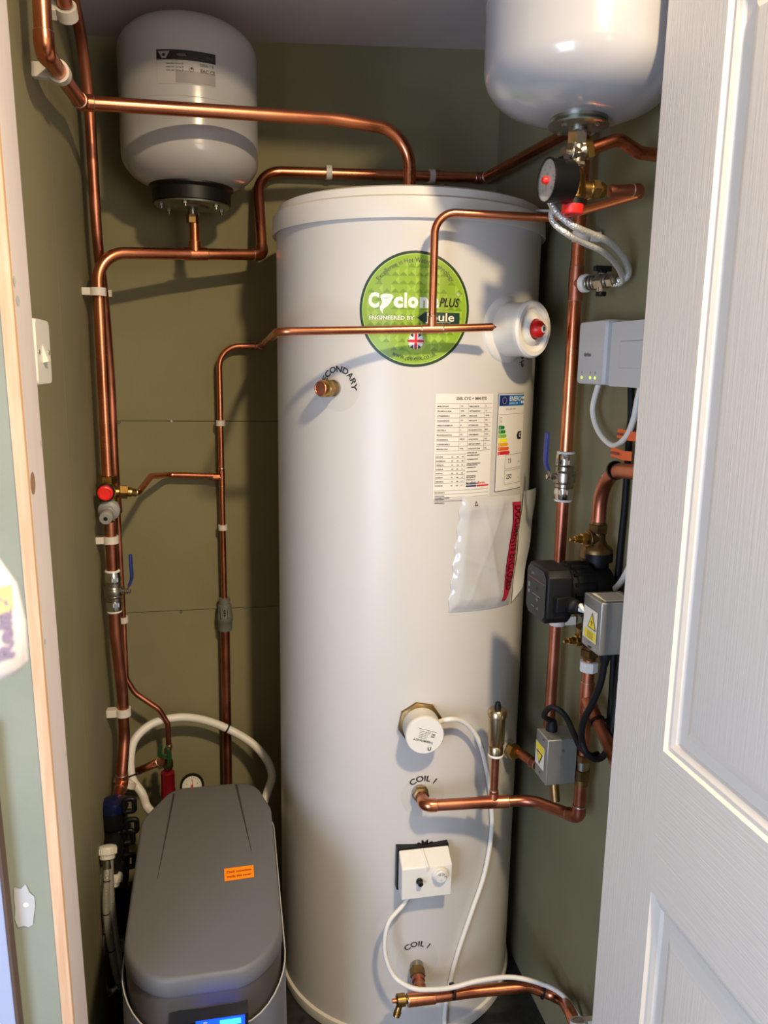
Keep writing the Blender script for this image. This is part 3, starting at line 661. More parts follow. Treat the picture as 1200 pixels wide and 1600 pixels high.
# second pipe B, from the ceiling down the corner
r = .0105; B = [V((WL, 1.47, zc(WL) + .02)), pX(127, 60, WL)] + [pX(u, v, WL) for u, v in ((139, 150), (152, 380), (163, 470), (173, 600), (179, 740), (184, 800))]
B2 = [pX(184, 800, WL), pX(188, 880, WL), pX(193, 970, WL), pX(197, 1060, WL), pX(197, 1062, WL)]
yj = B2[-1].y
J = [pX(197, 1062, WL), pY(211, 1083, yj + .0), pY(248, 1108, yj), pY(262, 1130, yj), pY(264, 1172, yj)]
t = pipe_thing('copper pipe running down the back left corner behind the thicker pipe', pts=[J[-1]])
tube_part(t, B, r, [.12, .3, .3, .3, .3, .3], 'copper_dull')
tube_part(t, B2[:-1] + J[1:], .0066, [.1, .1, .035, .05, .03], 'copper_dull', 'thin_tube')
coupling(t, pX(264, 1168, WL) if 0 else pY(264, 1166, yj), (0, 0, 1), .007, .004, 'nickel', 'end_cap_ring')
c0 = pX(85, 8, WL); dB = (B[1] - B[0]).normalized()
pB = B[0] + dB * .10
p = pX(104, 18, Vx + .005); pclip(p, dB, (-1, 0, 0), .0125, 'shaded white clip at the top of the left wall near the ceiling', p.x - XL, .02)
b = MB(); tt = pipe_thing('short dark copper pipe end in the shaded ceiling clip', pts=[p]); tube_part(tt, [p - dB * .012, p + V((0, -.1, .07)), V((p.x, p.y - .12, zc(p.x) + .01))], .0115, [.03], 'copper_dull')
pclip(pX(164, 458, WL), (0, .1, -1), (-1, 0, 0), r, 'small white clip on the rear corner pipe at shoulder height', .03)
pclip(pX(193, 968, WL), (0, .1, -1), (-1, 0, 0), .0066, 'tiny white clip on the thin pipe right below the left ball valve', .03)
# pipe A: vertical with tee to the left tank, along the back wall and right wall
r = .0120; YA = 1.745; zA1 = pX(149, 393, WL).z
T = pY(305, 397, 1.828); e1 = pY(410, 398, 1.87); g1 = pY(402, 267, WB); g2 = V((WR, WB, pY(752, 278, WB).z)); g3 = pX(880, 212, WR); g2a = pY(446, 267, WB)
vR = V((WR, 1.386, 0)); g4 = V((WR, 1.386, g3.z + (g3.z - g2.z) * .2)); 
A = [V((WL, YA, pX(168, 745, WL).z)), V((WL, YA, zA1)), T, e1, g1, g2, g4, V((WR, 1.386, pX(885, 705, WR).z))]
t = pipe_thing('long copper pipe from the left corner under the tank and round the back wall', pts=[A[0]])
tube_part(t, A, r, [.062, .3, .015, .055, .016, .016], cop)
tee(t, T, e1 - T, (0, 0, 1), r, None, .026, cop); elbow(t, e1, e1 - T, g1 - e1, r, .02, cop); elbow(t, g2, g2 - g1, g4 - g2, r, .024, 'copper_dull')
tube_part(t, [T, T + V((0, 0, pY(304, 348, 1.828).z - T.z))], .0105, [], cop, 'riser')
TP = V((WR, 1.386, pX(903, 443, WR).z)); tee(t, TP, (0, 0, 1), pY(964, 437, YG + .09) - pX(912, 443, WR - .012), r, .008, .03, 'copper_dull')
pclip(pX(153, 456, WL), (0, 0, 1), (-1, 0, 0), r, 'wide white clip on the front left pipe just below its upper bend', .03, .016)
for u, tx in ((510, 'white clip left of the drop pipe on the back wall behind the cylinder'), (668, 'white clip right of the drop pipe on the back wall behind the cylinder')):
    s = (u - 446) / (752 - 446); p = g2a.lerp(g2, s); pclip(p, g2 - g1, (0, 1, 0), r, tx, .03, .013)
pclip(pX(908, 370, WR), (0, 0, 1), (1, 0, 0), r, 'white clip on the right wall pipe under the red valve cap', .035, .018)
# left vertical below the inlet valve
Pv = pX(166, 800, WL); LV = pX(179, 920, WL); LV.y = YA
p_top = V((WL, YA, pX(172, 815, WL).z)); 
t = pipe_thing('thick copper pipe on the left wall leading down from the grey valve cap', pts=[V((WL, YA, .5))])
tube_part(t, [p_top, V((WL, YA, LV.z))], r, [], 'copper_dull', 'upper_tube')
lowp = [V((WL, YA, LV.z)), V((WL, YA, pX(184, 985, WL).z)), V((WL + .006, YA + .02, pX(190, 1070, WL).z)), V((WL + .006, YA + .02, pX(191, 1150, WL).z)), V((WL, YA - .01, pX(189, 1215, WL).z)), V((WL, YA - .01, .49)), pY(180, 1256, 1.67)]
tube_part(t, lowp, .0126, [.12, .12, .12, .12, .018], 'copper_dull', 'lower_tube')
elbow(t, V((WL, YA - .01, .49)), (0, 0, -1), pY(180, 1256, 1.67) - V((WL, YA - .01, .49)), .0126, .022, 'copper')
ball_valve(LV, (1, -.15, 0), 'ball valve with upright blue lever on the left wall pipe')
pclip(V((WL, YA, pX(174, 842, WL).z)), (0, 0, 1), (-1, 0, 0), r, 'white clip between the grey valve cap and the left ball valve', .03, .016)
pclip(V((WL + .006, YA + .02, pX(189, 1111, WL).z)), (0, 0, 1), (-1, 0, 0), .0126, 'white clip on the lower left pipe above the white hose loop', .036, .018)
pclip(pX(199, 1236, WL + .01) + V((0, .03, 0)), (.5, .3, 1), (-1, 0, 0), .0125, 'white clip half hidden behind the lower end of the left pipe', .035, .012)

# inlet valve on the left pipe
iv = thing('inlet_control_valve', 'brass inlet valve with red cap and grey cone on the left pipe', 'valve', V((WL, YA, 1.11)))
zc_ = pX(166, 770, WL).z; b = MB(); b.M = axis((WL, YA, zc_), (0, 0, 1)); b.hex(.0185, .014, .032, 'brass'); b.lathe([(.012, -.06), (.016, -.055), (.019, -.03), (.019, .005), (.015, .012), (.014, .02)], 'brass', 32); b.M = Matrix(); fwd = V((.12, -1, 0)).normalized()
b.tube([(WL, YA, zc_), V((WL, YA, zc_)) + fwd * .030], .0155, 'brass', 24); b.build('body', iv)
rc = pX(163, 771, WL + .003); rc = pY(163, 771, YA - .05)
b = MB(); b.M = axis(rc + V((0, .022, 0)), (.1, -1, -.12)); b.lathe([(.0185, 0), (.0185, .010), (.016, .012)], 'black_plastic', 32); b.build('cap_seat', iv)
b = MB(); b.M = axis(rc + V((0, .014, 0)), (.1, -1, -.12)); b.lathe([(.016, 0), (.0162, .006), (.0148, .010), (.012, .0115), (.0115, .0095), (0, .0095)], 'red_bright', 32); b.build('red_cap', iv)
gc = pY(168, 803, YA - .045)
b = MB(); b.M = axis(gc + V((0, .03, .004)), (-.05, -1, -.25)); b.lathe([(.014, -.03), (.0225, 0), (.0225, .008), (.021, .010), (.0125, .014), (.0125, .030), (.0135, .032), (.0135, .046), (.012, .048), (.0045, .048), (.0045, .040), (0, .040)], 'grey_plastic', 40); b.hex(.0155, .012, .022, 'grey_plastic'); g_ = b.build('grey_cone', iv)
b = MB(); b.M = axis(gc + V((0, .03, .004)), (-.05, -1, -.25)); b.cyl(.0042, .040, .0484, 'ink', 20); b.build('cone_hole', g_)
u0 = pY(176, 768, YA - .01); u1 = pY(205, 769, YA - .0)
b = MB(); b.M = axis(u0, u1 - u0); L0 = (u1 - u0).length; b.cyl(.009, -.01, .012, 'brass'); b.hex(.0155, .012, .030, 'brass'); b.cyl(.0105, .030, L0, 'brass'); b.build('side_union', iv)

# small branch from the inlet valve to the thin vertical pipe
r5 = .0070; br_ = [u1, pY(216, 770, YA + .01), pY(236, 744, 1.86), pY(262, 742, WB), pY(345, 744, WB)]
X5 = -.008
tv = pipe_thing('thin copper pipe up the back wall then crossing the cylinder front', pts=[V((X5, WB, .8))])
c0 = pY(343, 541, WB); c1_ = pY(408, 541, WB); YFp = 1.360; c2_ = pY(433, 517, 1.42); c2_.y = YFp + .03; c2_ = pY(434, 518, YFp + .02)
def vz(v): return pY(348, v, WB).z
top5 = V((X5, WB, c0.z)); tee5 = pY(675, 514, YFp); endp = pY(769, 511, YFp)
zcp = vz(958)
tube_part(tv, [V((X5, WB, zcp)), top5, c1_, c2_, tee5, endp], r5, [.055, .012, .025, .3], cop)
elbow(tv, c1_, c1_ - top5, c2_ - c1_, r5, .014, cop)
tee(tv, tee5, endp - c2_, (0, 0, 1), r5, None, .019, cop)
b = MB(); dd = (endp - tee5).normalized(); b.M = axis(endp, dd); b.lathe([(.0072, -.004), (.0068, .0), (.0035, .003), (.0012, .007), (0, .008)], 'copper_dull', 18); b.build('pinched_end', tv)
tube_part(tv, br_, r5, [.02, .03, .02], cop, 'branch_tube'); coupling(tv, u1 + (br_[1] - u1) * .1, br_[1] - u1, .0078, .008, 'brass', 'branch_coupling')
tee(tv, V((X5, WB, vz(746))), (0, 0, 1), (-1, 0, 0), r5, None, .022, cop)
for v, tx in ((661, 'white clip on the thin back wall pipe beside the upper board joint'), (824, 'white clip on the thin back wall pipe below its tee')):
    pclip(V((X5, WB, vz(v))), (0, 0, 1), (0, 1, 0), r5, tx, .03, .013)
# riser from the tee up and over to the relief valve by the right tank
s0 = tee5; s1 = pY(680, 331, YFp); s2 = pY(868, 341, 1.335); s3 = pX(1000, 303, WR - .008); s4 = pX(1008, 294, WR - .008)
vb = pY(908, 296, YG)
s4 = V((s4.x, s4.y, s4.z)); s5 = V((vb.x + .045, YG, vb.z))
t = pipe_thing('copper pipe rising in front of the cylinder and over to the brass valve', pts=[s0])
tube_part(t, [s0 + V((0, 0, .014)), s1, s2, s3], r5, [.035, .03], cop)
s3e = pX(1004, 297, WR - .008); 
s3e = pY(1006, 296, YG); tube_part(t, [s2.lerp(s3, .97), s3e, s5], .0085, [.01], 'copper_dull', 'short_tube'); elbow(t, s3e, s3e - s2, s5 - s3e, .0085, .018, 'copper_dull')
# grey plastic non-return coupling and the thick lower pipe
cg = thing('plastic_coupling', 'grey plastic pipe coupling on the thin back wall pipe', 'pipe fitting', V((X5, WB, vz(987))))
b = MB(); b.M = axis((X5, WB, zcp), (0, 0, 1)); L1 = vz(934) - zcp
b.lathe([(.011, -L1 * 1.1), (.0175, -L1 * 1.1), (.018, -L1 * .55), (.0195, -L1 * .5), (.0195, -L1 * .1), (.018, 0), (.0165, L1 * .55), (.0135, L1 * .6), (.0135, L1), (.009, L1)], 'coupling_grey', 14)
for s in (-1, 1): b.box((s * .0085, .0, L1 * .15), (.0028, .045, .022), 'coupling_grey')
b.build('body', cg)
b = MB()
for s in (-1, 1): b.box((X5 - .0 + s * .0085 + .0, WB - .0195, zcp + L1 * .15), (.003, .003, .020), 'ink')
for k in (-1, 0, 1): b.box((X5, WB - .0195, zcp + L1 * .15 + k * .0065), (.004, .003, .003), 'ink')
b.build('window_slots', cg)
t = pipe_thing('thick dull copper pipe dropping from the grey coupling behind the softener', pts=[V((X5, WB, .02))])
tube_part(t, [V((X5, WB, zcp - L1 * .9)), V((X5 - .004, WB - .004, .012))], .0118, [], 'copper_dull')

# ================================================================== expansion vessels
def vessel(c, r_, zb, zt_, label, k=1):
    t = thing('expansion_vessel', label, 'expansion vessel', V((c[0], c[1], zb)))
    h = zt_ - zb; e = .065
    pf = [(.036, -.0)] + [(r_ * (.30 + .70 * math.sin(a)), zb - zb + e * (1 - math.cos(a)) if 0 else e * (1 - math.cos(a))) for a in np.linspace(.05, math.pi / 2, 14)]
    up = [(q, h - z) for q, z in reversed(pf)]
    b = MB(); b.M = Matrix.Translation((c[0], c[1], zb)); b.lathe(pf + [(r_, h * .45), (r_ + .0006, h * .452), (r_, h * .454)] + up, 'tank_enamel', 96); b.build('shell', t); return t
TL = V((-.057, 1.828, 0)); zb = pY(300, 289, 1.76).z
tk = vessel(TL, .1415, zb, pY(290, -5, 1.70).z, 'white expansion vessel hung high on the back wall at left')
b = MB(); b.M = Matrix.Translation((TL.x, TL.y, zb)); b.lathe([(.066, .03), (.088, .012), (.088, .004), (.082, -.002), (.082, -.026), (.03, -.026)], 'black_plastic', 64); b.build('black_collar', tk)
b = MB(); b.M = Matrix.Translation((TL.x, TL.y, zb - .026)); b.lathe([(.02, 0), (.078, 0), (.079, -.002), (.078, -.005), (.04, -.006), (.036, -.010), (0, -.011)], 'zinc', 64)
for k in range(6):
    a = k * math.pi / 3 + .35; b.M = axis((TL.x + .066 * math.cos(a), TL.y + .066 * math.sin(a), zb - .030), (0, 0, -1)); b.hex(.006, 0, .006, 'zinc'); b.cyl(.0032, .006, .011, 'zinc', 12)
fl = b.build('flange', tk)
zn = T.z + (pY(304, 348, 1.828).z - T.z)
b = MB(); b.M = axis((TL.x, TL.y, zb - .034), (0, 0, -1)); b.cyl(.0095, 0, zb - .034 - zn - .012, 'nickel', 24); b.M = axis((TL.x, TL.y, zn + .016), (0, 0, -1)); b.hex(.0135, 0, .018, 'brass_dull'); b.build('nipple', tk)
# label on the left vessel
az = 0.3; Cv = TL
def onV(x, y, h): a = R_(az) + x / .1415; return V((TL.x + (.1418 + h) * math.sin(a), TL.y - (.1418 + h) * math.cos(a), y))
def zV(v): return pY(297, v, TL.y - .1415).z
zt_l, zb_l = zV(79), zV(132); hh = zt_l - zb_l; W2 = .0565
b = MB(); b.quad(onV, -W2, zb_l, W2, zt_l, 'label_grey', .0003, 12, 2); b.quad(onV, -W2, zt_l - .018, W2, zt_l, 'ink', .0006, 12, 1); lb = b.build('data_label', tk, recalc=False)
b = MB(); b.poly(onV, [(-W2 + .003, zt_l - .003), (-W2 + .026, zt_l - .003), (-W2 + .018, zt_l - .016), (-W2 + .011, zt_l - .016)], 'label_grey_dark', .0009); b.disc(onV, -W2 + .0145, zt_l - .0095, .003, 'ink', .0012, 1, 12)
b.text(onV, 'VESSEL', -.008, zt_l - .011, .006, 'label_grey_dark', .0009); b.text(onV, 'PRO', .045, zt_l - .012, .007, 'ink_soft', .0009)
b.quad(onV, -W2 + .036, zb_l + .002, W2 - .001, zb_l + .024, 'label_grey_dark', .0007, 8)
for k in range(3): b.text(onV, 'max bar litres 8', -W2 + .018, zt_l - .026 - k * .006, .0052, 'ink_soft', .0009, 'LEFT')
b.text(onV, 'SERIE 7 8', W2 - .018, zt_l - .026, .007, 'ink', .0009); b.text(onV, 'EAC CE', W2 - .016, zt_l - .037, .0085, 'ink_soft', .0009, bold=.0003); b.torus
b.disc(onV, .010, zt_l - .034, .0042, 'ink_soft', .0009, 1, 20, .0034); b.disc(onV, .010, zt_l - .0315, .002, 'ink', .0009, 1, 12)
b.build('label_printing', lb, recalc=False)

TR = V((.519, YG, 0)); zbr = pY(905, 186, YG).z
tr = vessel(TR, .1405, zbr, zbr + .33, 'larger looking white expansion vessel at the top right by the door')
b = MB(); b.M = Matrix.Translation((TR.x, TR.y, zbr)); b.lathe([(.036, .006), (.042, .002), (.042, -.004), (.040, -.006), (.044, -.009), (.044, -.011), (.030, -.013), (.013, -.013)], 'zinc', 56)
for k in range(4):
    a = k * math.pi / 2 + .5; b.M = axis((TR.x + .033 * math.cos(a), TR.y + .033 * math.sin(a), zbr - .012), (0, 0, -1)); b.hex(.0042, 0, .004, 'zinc')
b.build('flange', tr)
# manifold of fittings hung under the right vessel
mf = thing('valve_manifold', 'nickel and brass cross fitting with red safety cap under the right vessel', 'safety valve', V((TR.x, TR.y, pY(910, 335, YG).z)))
zq = lambda v: pY(908, v, YG).z
cxm = TR.x
b = MB(); b.M = axis((cxm, YG, zq(198)), (0, 0, -1)); b.cyl(.0135, -.012, .008, 'zinc'); b.hex(.0150, .006, zq(198) - zq(228), 'chrome'); b.build('top_union', mf)
b = MB(); b.M = axis((cxm, YG, zq(226)), (0, 0, -1)); h_ = zq(226) - zq(262); b.cyl(.0115, 0, h_, 'nickel'); b.torus(.0125, .0018, 'nickel', h_ * .45); b.hex(.0145, h_ * .78, h_ * .98, 'nickel')
b.M = axis((cxm, YG, zq(242)), (-1, -.2, 0)); b.cyl(.0125, 0, .016, 'nickel'); b.torus(.0125, .0018, 'nickel', .014); b.cyl(.008, .012, .024, 'nickel')
b.build('cross_body', mf)
z_e = zq(238); exit_ = V((.9, -.25, .25)).normalized()
b = MB(); b.M = axis((cxm + .004, YG, z_e), exit_); b.cyl(.0115, 0, .012, 'nickel'); b.hex(.0150, .009, .020, 'brass'); b.build('outlet_nut', mf)
b = MB(); b.M = axis((cxm - .002, YG, zq(264)), (0, 0, -1)); h_ = zq(264) - zq(313); b.lathe([(.010, 0), (.013, .003), (.0165, .010), (.0165, .020), (.0185, .026), (.0185, h_ - .002), (.016, h_)], 'brass', 32); b.hex(.0195, h_ * .62, h_ * .9, 'brass', 8)
b.M = axis((cxm, YG, vb.z), (1, 0, 0)); b.cyl(.0125, .010, .026, 'brass'); b.torus(.0125, .0015, 'brass', .024); b.hex(.0148, .026, .038, 'brass_dull'); b.lathe([(.0115, .038), (.0115, .044), (.009, .048)], 'brass', 24)
b.M = axis((cxm, YG, vb.z), (-1, -.15, 0)); b.cyl(.0105, .008, .024, 'brass'); b.hex(.013, .014, .022, 'brass'); b.build('safety_valve_body', mf)
b = MB(); b.M = axis((cxm - .002, YG, zq(312)), (0, 0, -1)); b.cyl(.0165, 0, .008, 'black_plastic'); b.build('cap_collar', mf)
b = MB(); b.M = axis((cxm - .002, YG, zq(319)), (0, 0, -1)); b.lathe([(.0150, 0), (.0162, .001), (.0162, .013), (.015, .015), (0, .015)], 'red_bright', 14); b.build('red_cap', mf, label='bright red cap')
q0 = V((cxm + .004, YG, z_e)) + exit_ * .018
qs = [q0, pY(962, 219, YG - .01), pY(985, 218, YG), pY(1000, 236, YG + .01), pY(1040, 240, YG + .02), V((XR - .001, YG + .03, pY(1045, 240, YG + .03).z))]
qs = [q0, pY(966, 217, YG - .005), pY(1000, 239, YG), pY(1040, 244, YG + .002)]
qs.append(V((XR - .002, qs[-1].y + .004, qs[-1].z)))
t = pipe_thing('bright copper pipe with a hump leaving the cross fitting to the right', pts=[qs[-1]]); tube_part(t, qs, .0095, [.022, .03, .02], cop)
# pressure gauge on the manifold
gd = V((-1, -.06, .0)).normalized(); gcn = pY(868, 283, YG - .012)
pg = thing('pressure_gauge', 'black pressure gauge with a red pointer left of the brass safety valve', 'pressure gauge', gcn - V((0, 0, .031)))
Mg = axis(gcn + V((.006, 0, 0)), gd)
b = MB(); b.M = Mg; b.lathe([(.010, -.020), (.029, -.018), (.0305, -.015), (.0305, .016), (.0315, .018), (.0315, .021), (.029, .021), (.029, .018), (0, .018)], 'black_plastic', 56); b.M = axis(gcn + V((.012, 0, .031)), (-.2, 0, 1)); b.cyl(.009, -.004, .004, 'black_plastic', 6); b.build('case', pg)
b = MB(); b.M = Mg; b.cyl(.0288, .0181, .0186, 'gauge_face', 48); gf = b.build('dial_face', pg)
fg = lambda x, y, h: Mg @ V((x, y, .0187 + h)); b = MB()
for k in range(25): a = R_(-45 + k * 270 / 24); b.poly(fg, [((r1 * math.cos(a) + s * .0003 * math.sin(a)), (r1 * math.sin(a) - s * .0003 * math.cos(a))) for r1, s in ((.022, -1), (.026, -1), (.026, 1), (.022, 1))], 'ink', .0002)
for k in range(6): a = R_(225 - k * 54); b.text(fg, str(k * 2), .018 * math.cos(a), .018 * math.sin(a) - .002, .006, 'ink', .0002)
b.poly(fg, [(-.001, .0), (.001, 0), (.0003, -.021), (-.0003, -.021)], 'red_plastic', .002); b.text(fg, 'bar', 0, .008, .005, 'ink', .0002)
b.build('dial_printing', gf, recalc=False)
b = MB(); b.M = Mg; b.lathe([(.0055, .019), (.0055, .025), (.004, .027), (0, .027)], 'red_bright', 20); b.build('pointer_hub', pg)
b = MB(); b.M = Mg; b.cyl(.0286, .0205, .0212, 'glass', 48); b.build('lens', pg)
b = MB(); b.tube([gcn + V((.01, .005, 0)) - gd * .012, V((cxm, YG, vb.z + .004)) - V((.012, 0, 0))], .006, 'brass', 14); b.build('stub', pg)

# flexible filling hose and isolation valve
hp = [pY(858, 312, YG + .03), pY(872, 334, YG + .02), pY(898, 354, YG + .01), pY(925, 366, YG + .02), pY(952, 378, YG + .03), pY(972, 398, YG + .05), pY(982, 420, YG + .07), pY(979, 434, YG + .08), pY(965, 439, YG + .09)]
hs_ = thing('filling_hose', 'braided steel hose curling down from the gauge to the small right wall valve', 'hose', min(hp, key=lambda p: p.z))
b = MB(); b.tube(spline(hp), .0054, 'steel_braid', 16); b.build('braided_hose', hs_)
hp2 = [p + V((-.006, .008, -.004 - .010 * math.sin(i * .38))) for i, p in enumerate(hp)]
hp2[0] = hp[0] + V((.012, 0, .004)); hp2 = [pY(866, 312, YG + .035)] + [p for p in hp2[1:]]
b = MB(); b.tube(spline(hp2), .0046, 'steel_braid', 16); b.build('braided_hose_second', hs_)
iso = thing('isolation_valve', 'nickel isolation valve with black lever teed off the right wall pipe', 'valve', pY(945, 455, 1.27))
i0 = pX(912, 443, WR - .012); i1 = pY(964, 437, YG + .09); di = (i1 - i0).normalized(); Li = (i1 - i0).length
b = MB(); b.M = axis(i0, di); b.cyl(.0155, -.002, .010, 'white_plastic', 28, .002); b.build('white_nut', iso)
b = MB(); b.M = axis(i0, di); b.cyl(.0085, .01, Li, 'nickel')
for z_ in (.014, .022, .030): b.torus(.0105, .0022, 'nickel', z_)
b.hex(.0135, .034, .056, 'nickel'); b.torus(.010, .0018, 'nickel', Li - .022); b.hex(.0115, Li - .018, Li - .004, 'nickel'); b.build('body', iso)
mid = i0 + di * .045; upv = V((0, 0, 1))
b = MB(); b.M = axis(mid, upv); b.cyl(.006, .008, .018, 'nickel', 18); b.M = Matrix(); b.M = axis(mid + upv * .021, upv); b.box((0, 0, 0), (.030, .010, .009), 'black_plastic'); b.M = axis(mid + upv * .020, upv); b.box((.0, .0, -.004), (.012, .012, .006), 'black_plastic'); b.build('lever', iso, bevel=.0012)
b = MB(); b.M = axis(mid, -upv); b.cyl(.008, .008, .017, 'chrome', 22); b.cyl(.009, .017, .024, 'black_plastic', 22, .001); b.build('drain_cap', iso)
lp = pX(887, 744, WR); ball_valve(V((WR, 1.386, pX(881, 744, WR).z)), (-1, -.0, 0), 'ball valve with upright blue lever on the right wall pipe', r=.011, k=1.08, lever_out=.036)
# pipe below the right ball valve, down to the zone valve
zv_ = pX(854, 1135, WR).z; vt = pX(878, 790, WR).z
cn0 = pC(790, 1166); cd_ = (cn0 - AX); cd_.z = 0; cd_.normalize(); cn1 = pY(835, 1193, 1.40)
pclip(pX(871, 969, WR) + V((0, .0, 0)), (0, 0, 1), (1, 0, 0), .0112, 'white clip just below the pump control box', .035, .018)
t = pipe_thing('copper pipe below the right ball valve passing behind the pump', pts=[V((WR, 1.39, zv_ - .1))])
tube_part(t, [V((WR, 1.386, vt + .02)), V((WR, 1.390, zv_ - .03))], .0112, [], 'copper_dull')
tube_part(t, [cn0 + cd_ * .02, cn1 + V((.01, .0, -.006))], .0105, [], 'copper_dull', 'cylinder_branch'); coupling(t, cn1, cn1 - cn0, .0105, .008, 'copper_dull')
b = MB(); b.M = axis(cn0 - cd_ * .004, cn1 - cn0); b.cyl(.015, 0, .010, 'chrome'); b.hex(.0195, .008, .026, 'chrome'); b.hex(.0165, .026, .042, 'brass'); b.build('union_nut', t)

# ================================================================== pump group
P2 = V((WR, 1.237, 0)); zz = lambda v: pX(918, v, WR).z
pm = thing('circulation_pump', 'black circulation pump with grey control face on the right wall', 'pump', V((WR, 1.237, zz(985))))
zp = pX(932, 925, WR).z; Cp = V((WR, 1.232, zp))
b = MB(); b.M = axis(Cp, (-1, 0, 0)); b.lathe([(.030, -.022), (.045, -.018), (.050, -.005), (.050, .018), (.044, .026), (.038, .030)], 'pump_black', 48)
b.M = axis(Cp, (0, 0, 1)); b.cyl(.020, -.080, .068, 'pump_black', 32); b.cyl(.026, .056, .070, 'pump_black', 32); b.cyl(.026, -.086, -.070, 'pump_black', 32); b.build('volute', pm)
fcx = .515; fyc = 1.213; fz = pX(843, 928, fcx).z
b = MB(); b.M = axis((Cp.x - .024, fyc + .01, fz + .002), (-1, 0, 0)); b.lathe([(.044, 0), (.044, .030), (.041, .032), (.041, .040), (.043, .042), (.043, .060)], 'pump_black', 40)
for k in range(16): a = k * math.pi / 8; b.box((.044 * math.cos(a), .044 * math.sin(a), .02), (.004, .004, .034), 'pump_black')
b.build('motor', pm)
def oct_(hy, hz, c): return [(-hy + c, -hz), (hy - c, -hz), (hy, -hz + c), (hy, hz - c), (hy - c, hz), (-hy + c, hz), (-hy, hz - c), (-hy, -hz + c)]
hy, hz = .045, .046
b = MB(); rings = []
for x, s in ((Cp.x - .070, .86), (Cp.x - .075, 1), (fcx + .004, 1), (fcx, .95)): rings.append([(x, fyc + y * s, fz + z * s) for y, z in oct_(hy, hz, .011)])
b.loft(rings, 'pump_black'); b.build('control_box', pm, bevel=.002)
b = MB(); fp_ = plane((fcx - .0006, fyc, fz), (0, -1, 0), (0, 0, 1))
b.poly(fp_, oct_(hy * .90, hz * .92, .011), 'pump_face', .0004); b.quad(fp_, -.038, .020, .036, .0215, 'red_dark', .0008); pf_ = b.build('control_face', pm, recalc=False)
b = MB(); 
for (x, y, w2, h2) in ((-.030, .006, .007, .008), (-.030, -.006, .007, .006)): b.quad(fp_, x - w2 / 2, y - h2 / 2, x + w2 / 2, y + h2 / 2, 'label_grey_dark', .0008)
b.disc(fp_, .004, .006, .0028, 'ink', .0009, 1, 16); b.quad(fp_, -.014, -.006, .020, -.0052, 'label_grey', .0008); b.quad(fp_, .006, -.016, .007, -.007, 'label_grey', .0008); b.quad(fp_, .001, -.0125, .012, -.0117, 'label_grey', .0008)
b.text(fp_, '230V', -.016, .027, .006, 'label_grey', .0008); b.text(fp_, 'A', .010, -.030, .009, 'label_grey', .0008); b.quad(fp_, -.016, -.028, -.004, -.027, 'label_grey', .0008); b.build('face_printing', pf_, recalc=False)
pl = pY(890, 944, fyc - hy); b = MB(); pd_ = V((.25, -1, -.05)).normalized(); b.M = axis(pl + V((-.016, .006, .002)), pd_); b.box((0, 0, .006), (.030, .026, .016), 'black_rubber'); b.M = axis(pl, pd_); b.lathe([(.013, 0), (.013, .014), (.009, .018), (.008, .026)], 'black_rubber', 20); b.build('power_plug', pm, bevel=.002)
# pump shut-off valves
def pump_valve(z_n, z_f, label, sgn, spv):
    t = thing('pump_valve', label, 'valve', V((P2.x, P2.y, min(z_n, z_f))))
    h = abs(z_n - z_f); b = MB(); b.M = axis((P2.x, P2.y, z_f), (0, 0, sgn))
    b.lathe([(.020, -.004), (.0275, -.003), (.0275, .012), (.025, .016), (.017, .022), (.014, .03), (.0135, h * .8)], 'brass_dull', 40); b.build('body', t)
    b = MB(); b.M = axis((P2.x, P2.y, z_f), (0, 0, sgn)); b.hex(.0175, h * .72, h, 'brass_dull'); b.lathe([(.014, h), (.012, h + .006), (.0115, h + .006)], 'brass_dull', 24); b.build('compression_nut', t)
    s0 = V((P2.x, P2.y, spv)); d = V((-1, -.1, 0)).normalized(); b = MB(); b.M = axis(s0, d); b.cyl(.0135, .0, .022, 'brass_dull'); b.torus(.0135, .002, 'brass_dull', .018); b.hex(.0105, .022, .032, 'brass'); b.cyl(.0068, .032, .040, 'brass', 18); b.hex(.0058, .040, .045, 'brass', 8); b.cyl(.003, .045, .054, 'brass', 10); b.build('spindle', t)
pump_valve(pX(934, 818, WR).z, pX(932, 868, WR).z, 'brass valve with side spindle on top of the pump', 1, pX(918, 842, WR - .02).z)
pump_valve(pX(918, 1022, WR).z, pX(920, 980, WR).z, 'brass valve with side spindle beneath the pump', -1, pX(905, 998, WR - .02).z)
# copper bend above the pump
bt = pX(934, 815, WR); e_ = pX(990, 727, WR)
t = pipe_thing('bent copper pipe rising from the pump and running toward the door', pts=[bt])
tube_part(t, [V((P2.x, P2.y, bt.z - .01)), V((P2.x, P2.y, pX(938, 732, WR).z)), V((P2.x, 1.02, e_.z))], .0125, [.075], 'copper_dull')
def tie(P, d, r_, label, gap=0):
    t = MB(); t.M = axis(P, d); t.lathe([(r_, -.002), (r_ + .0015, -.002), (r_ + .0015, .002), (r_, .002), (r_, -.002)], 'black_plastic', 24); t.box((r_ + .003, 0, 0), (.006, .005, .005), 'black_plastic'); return tag(t.build('cable_tie'), label, 'cable tie', 'black cable ties')
tie(pX(962, 735, WR), (0, -1, .35), .0145, 'black cable tie round the copper bend above the pump')
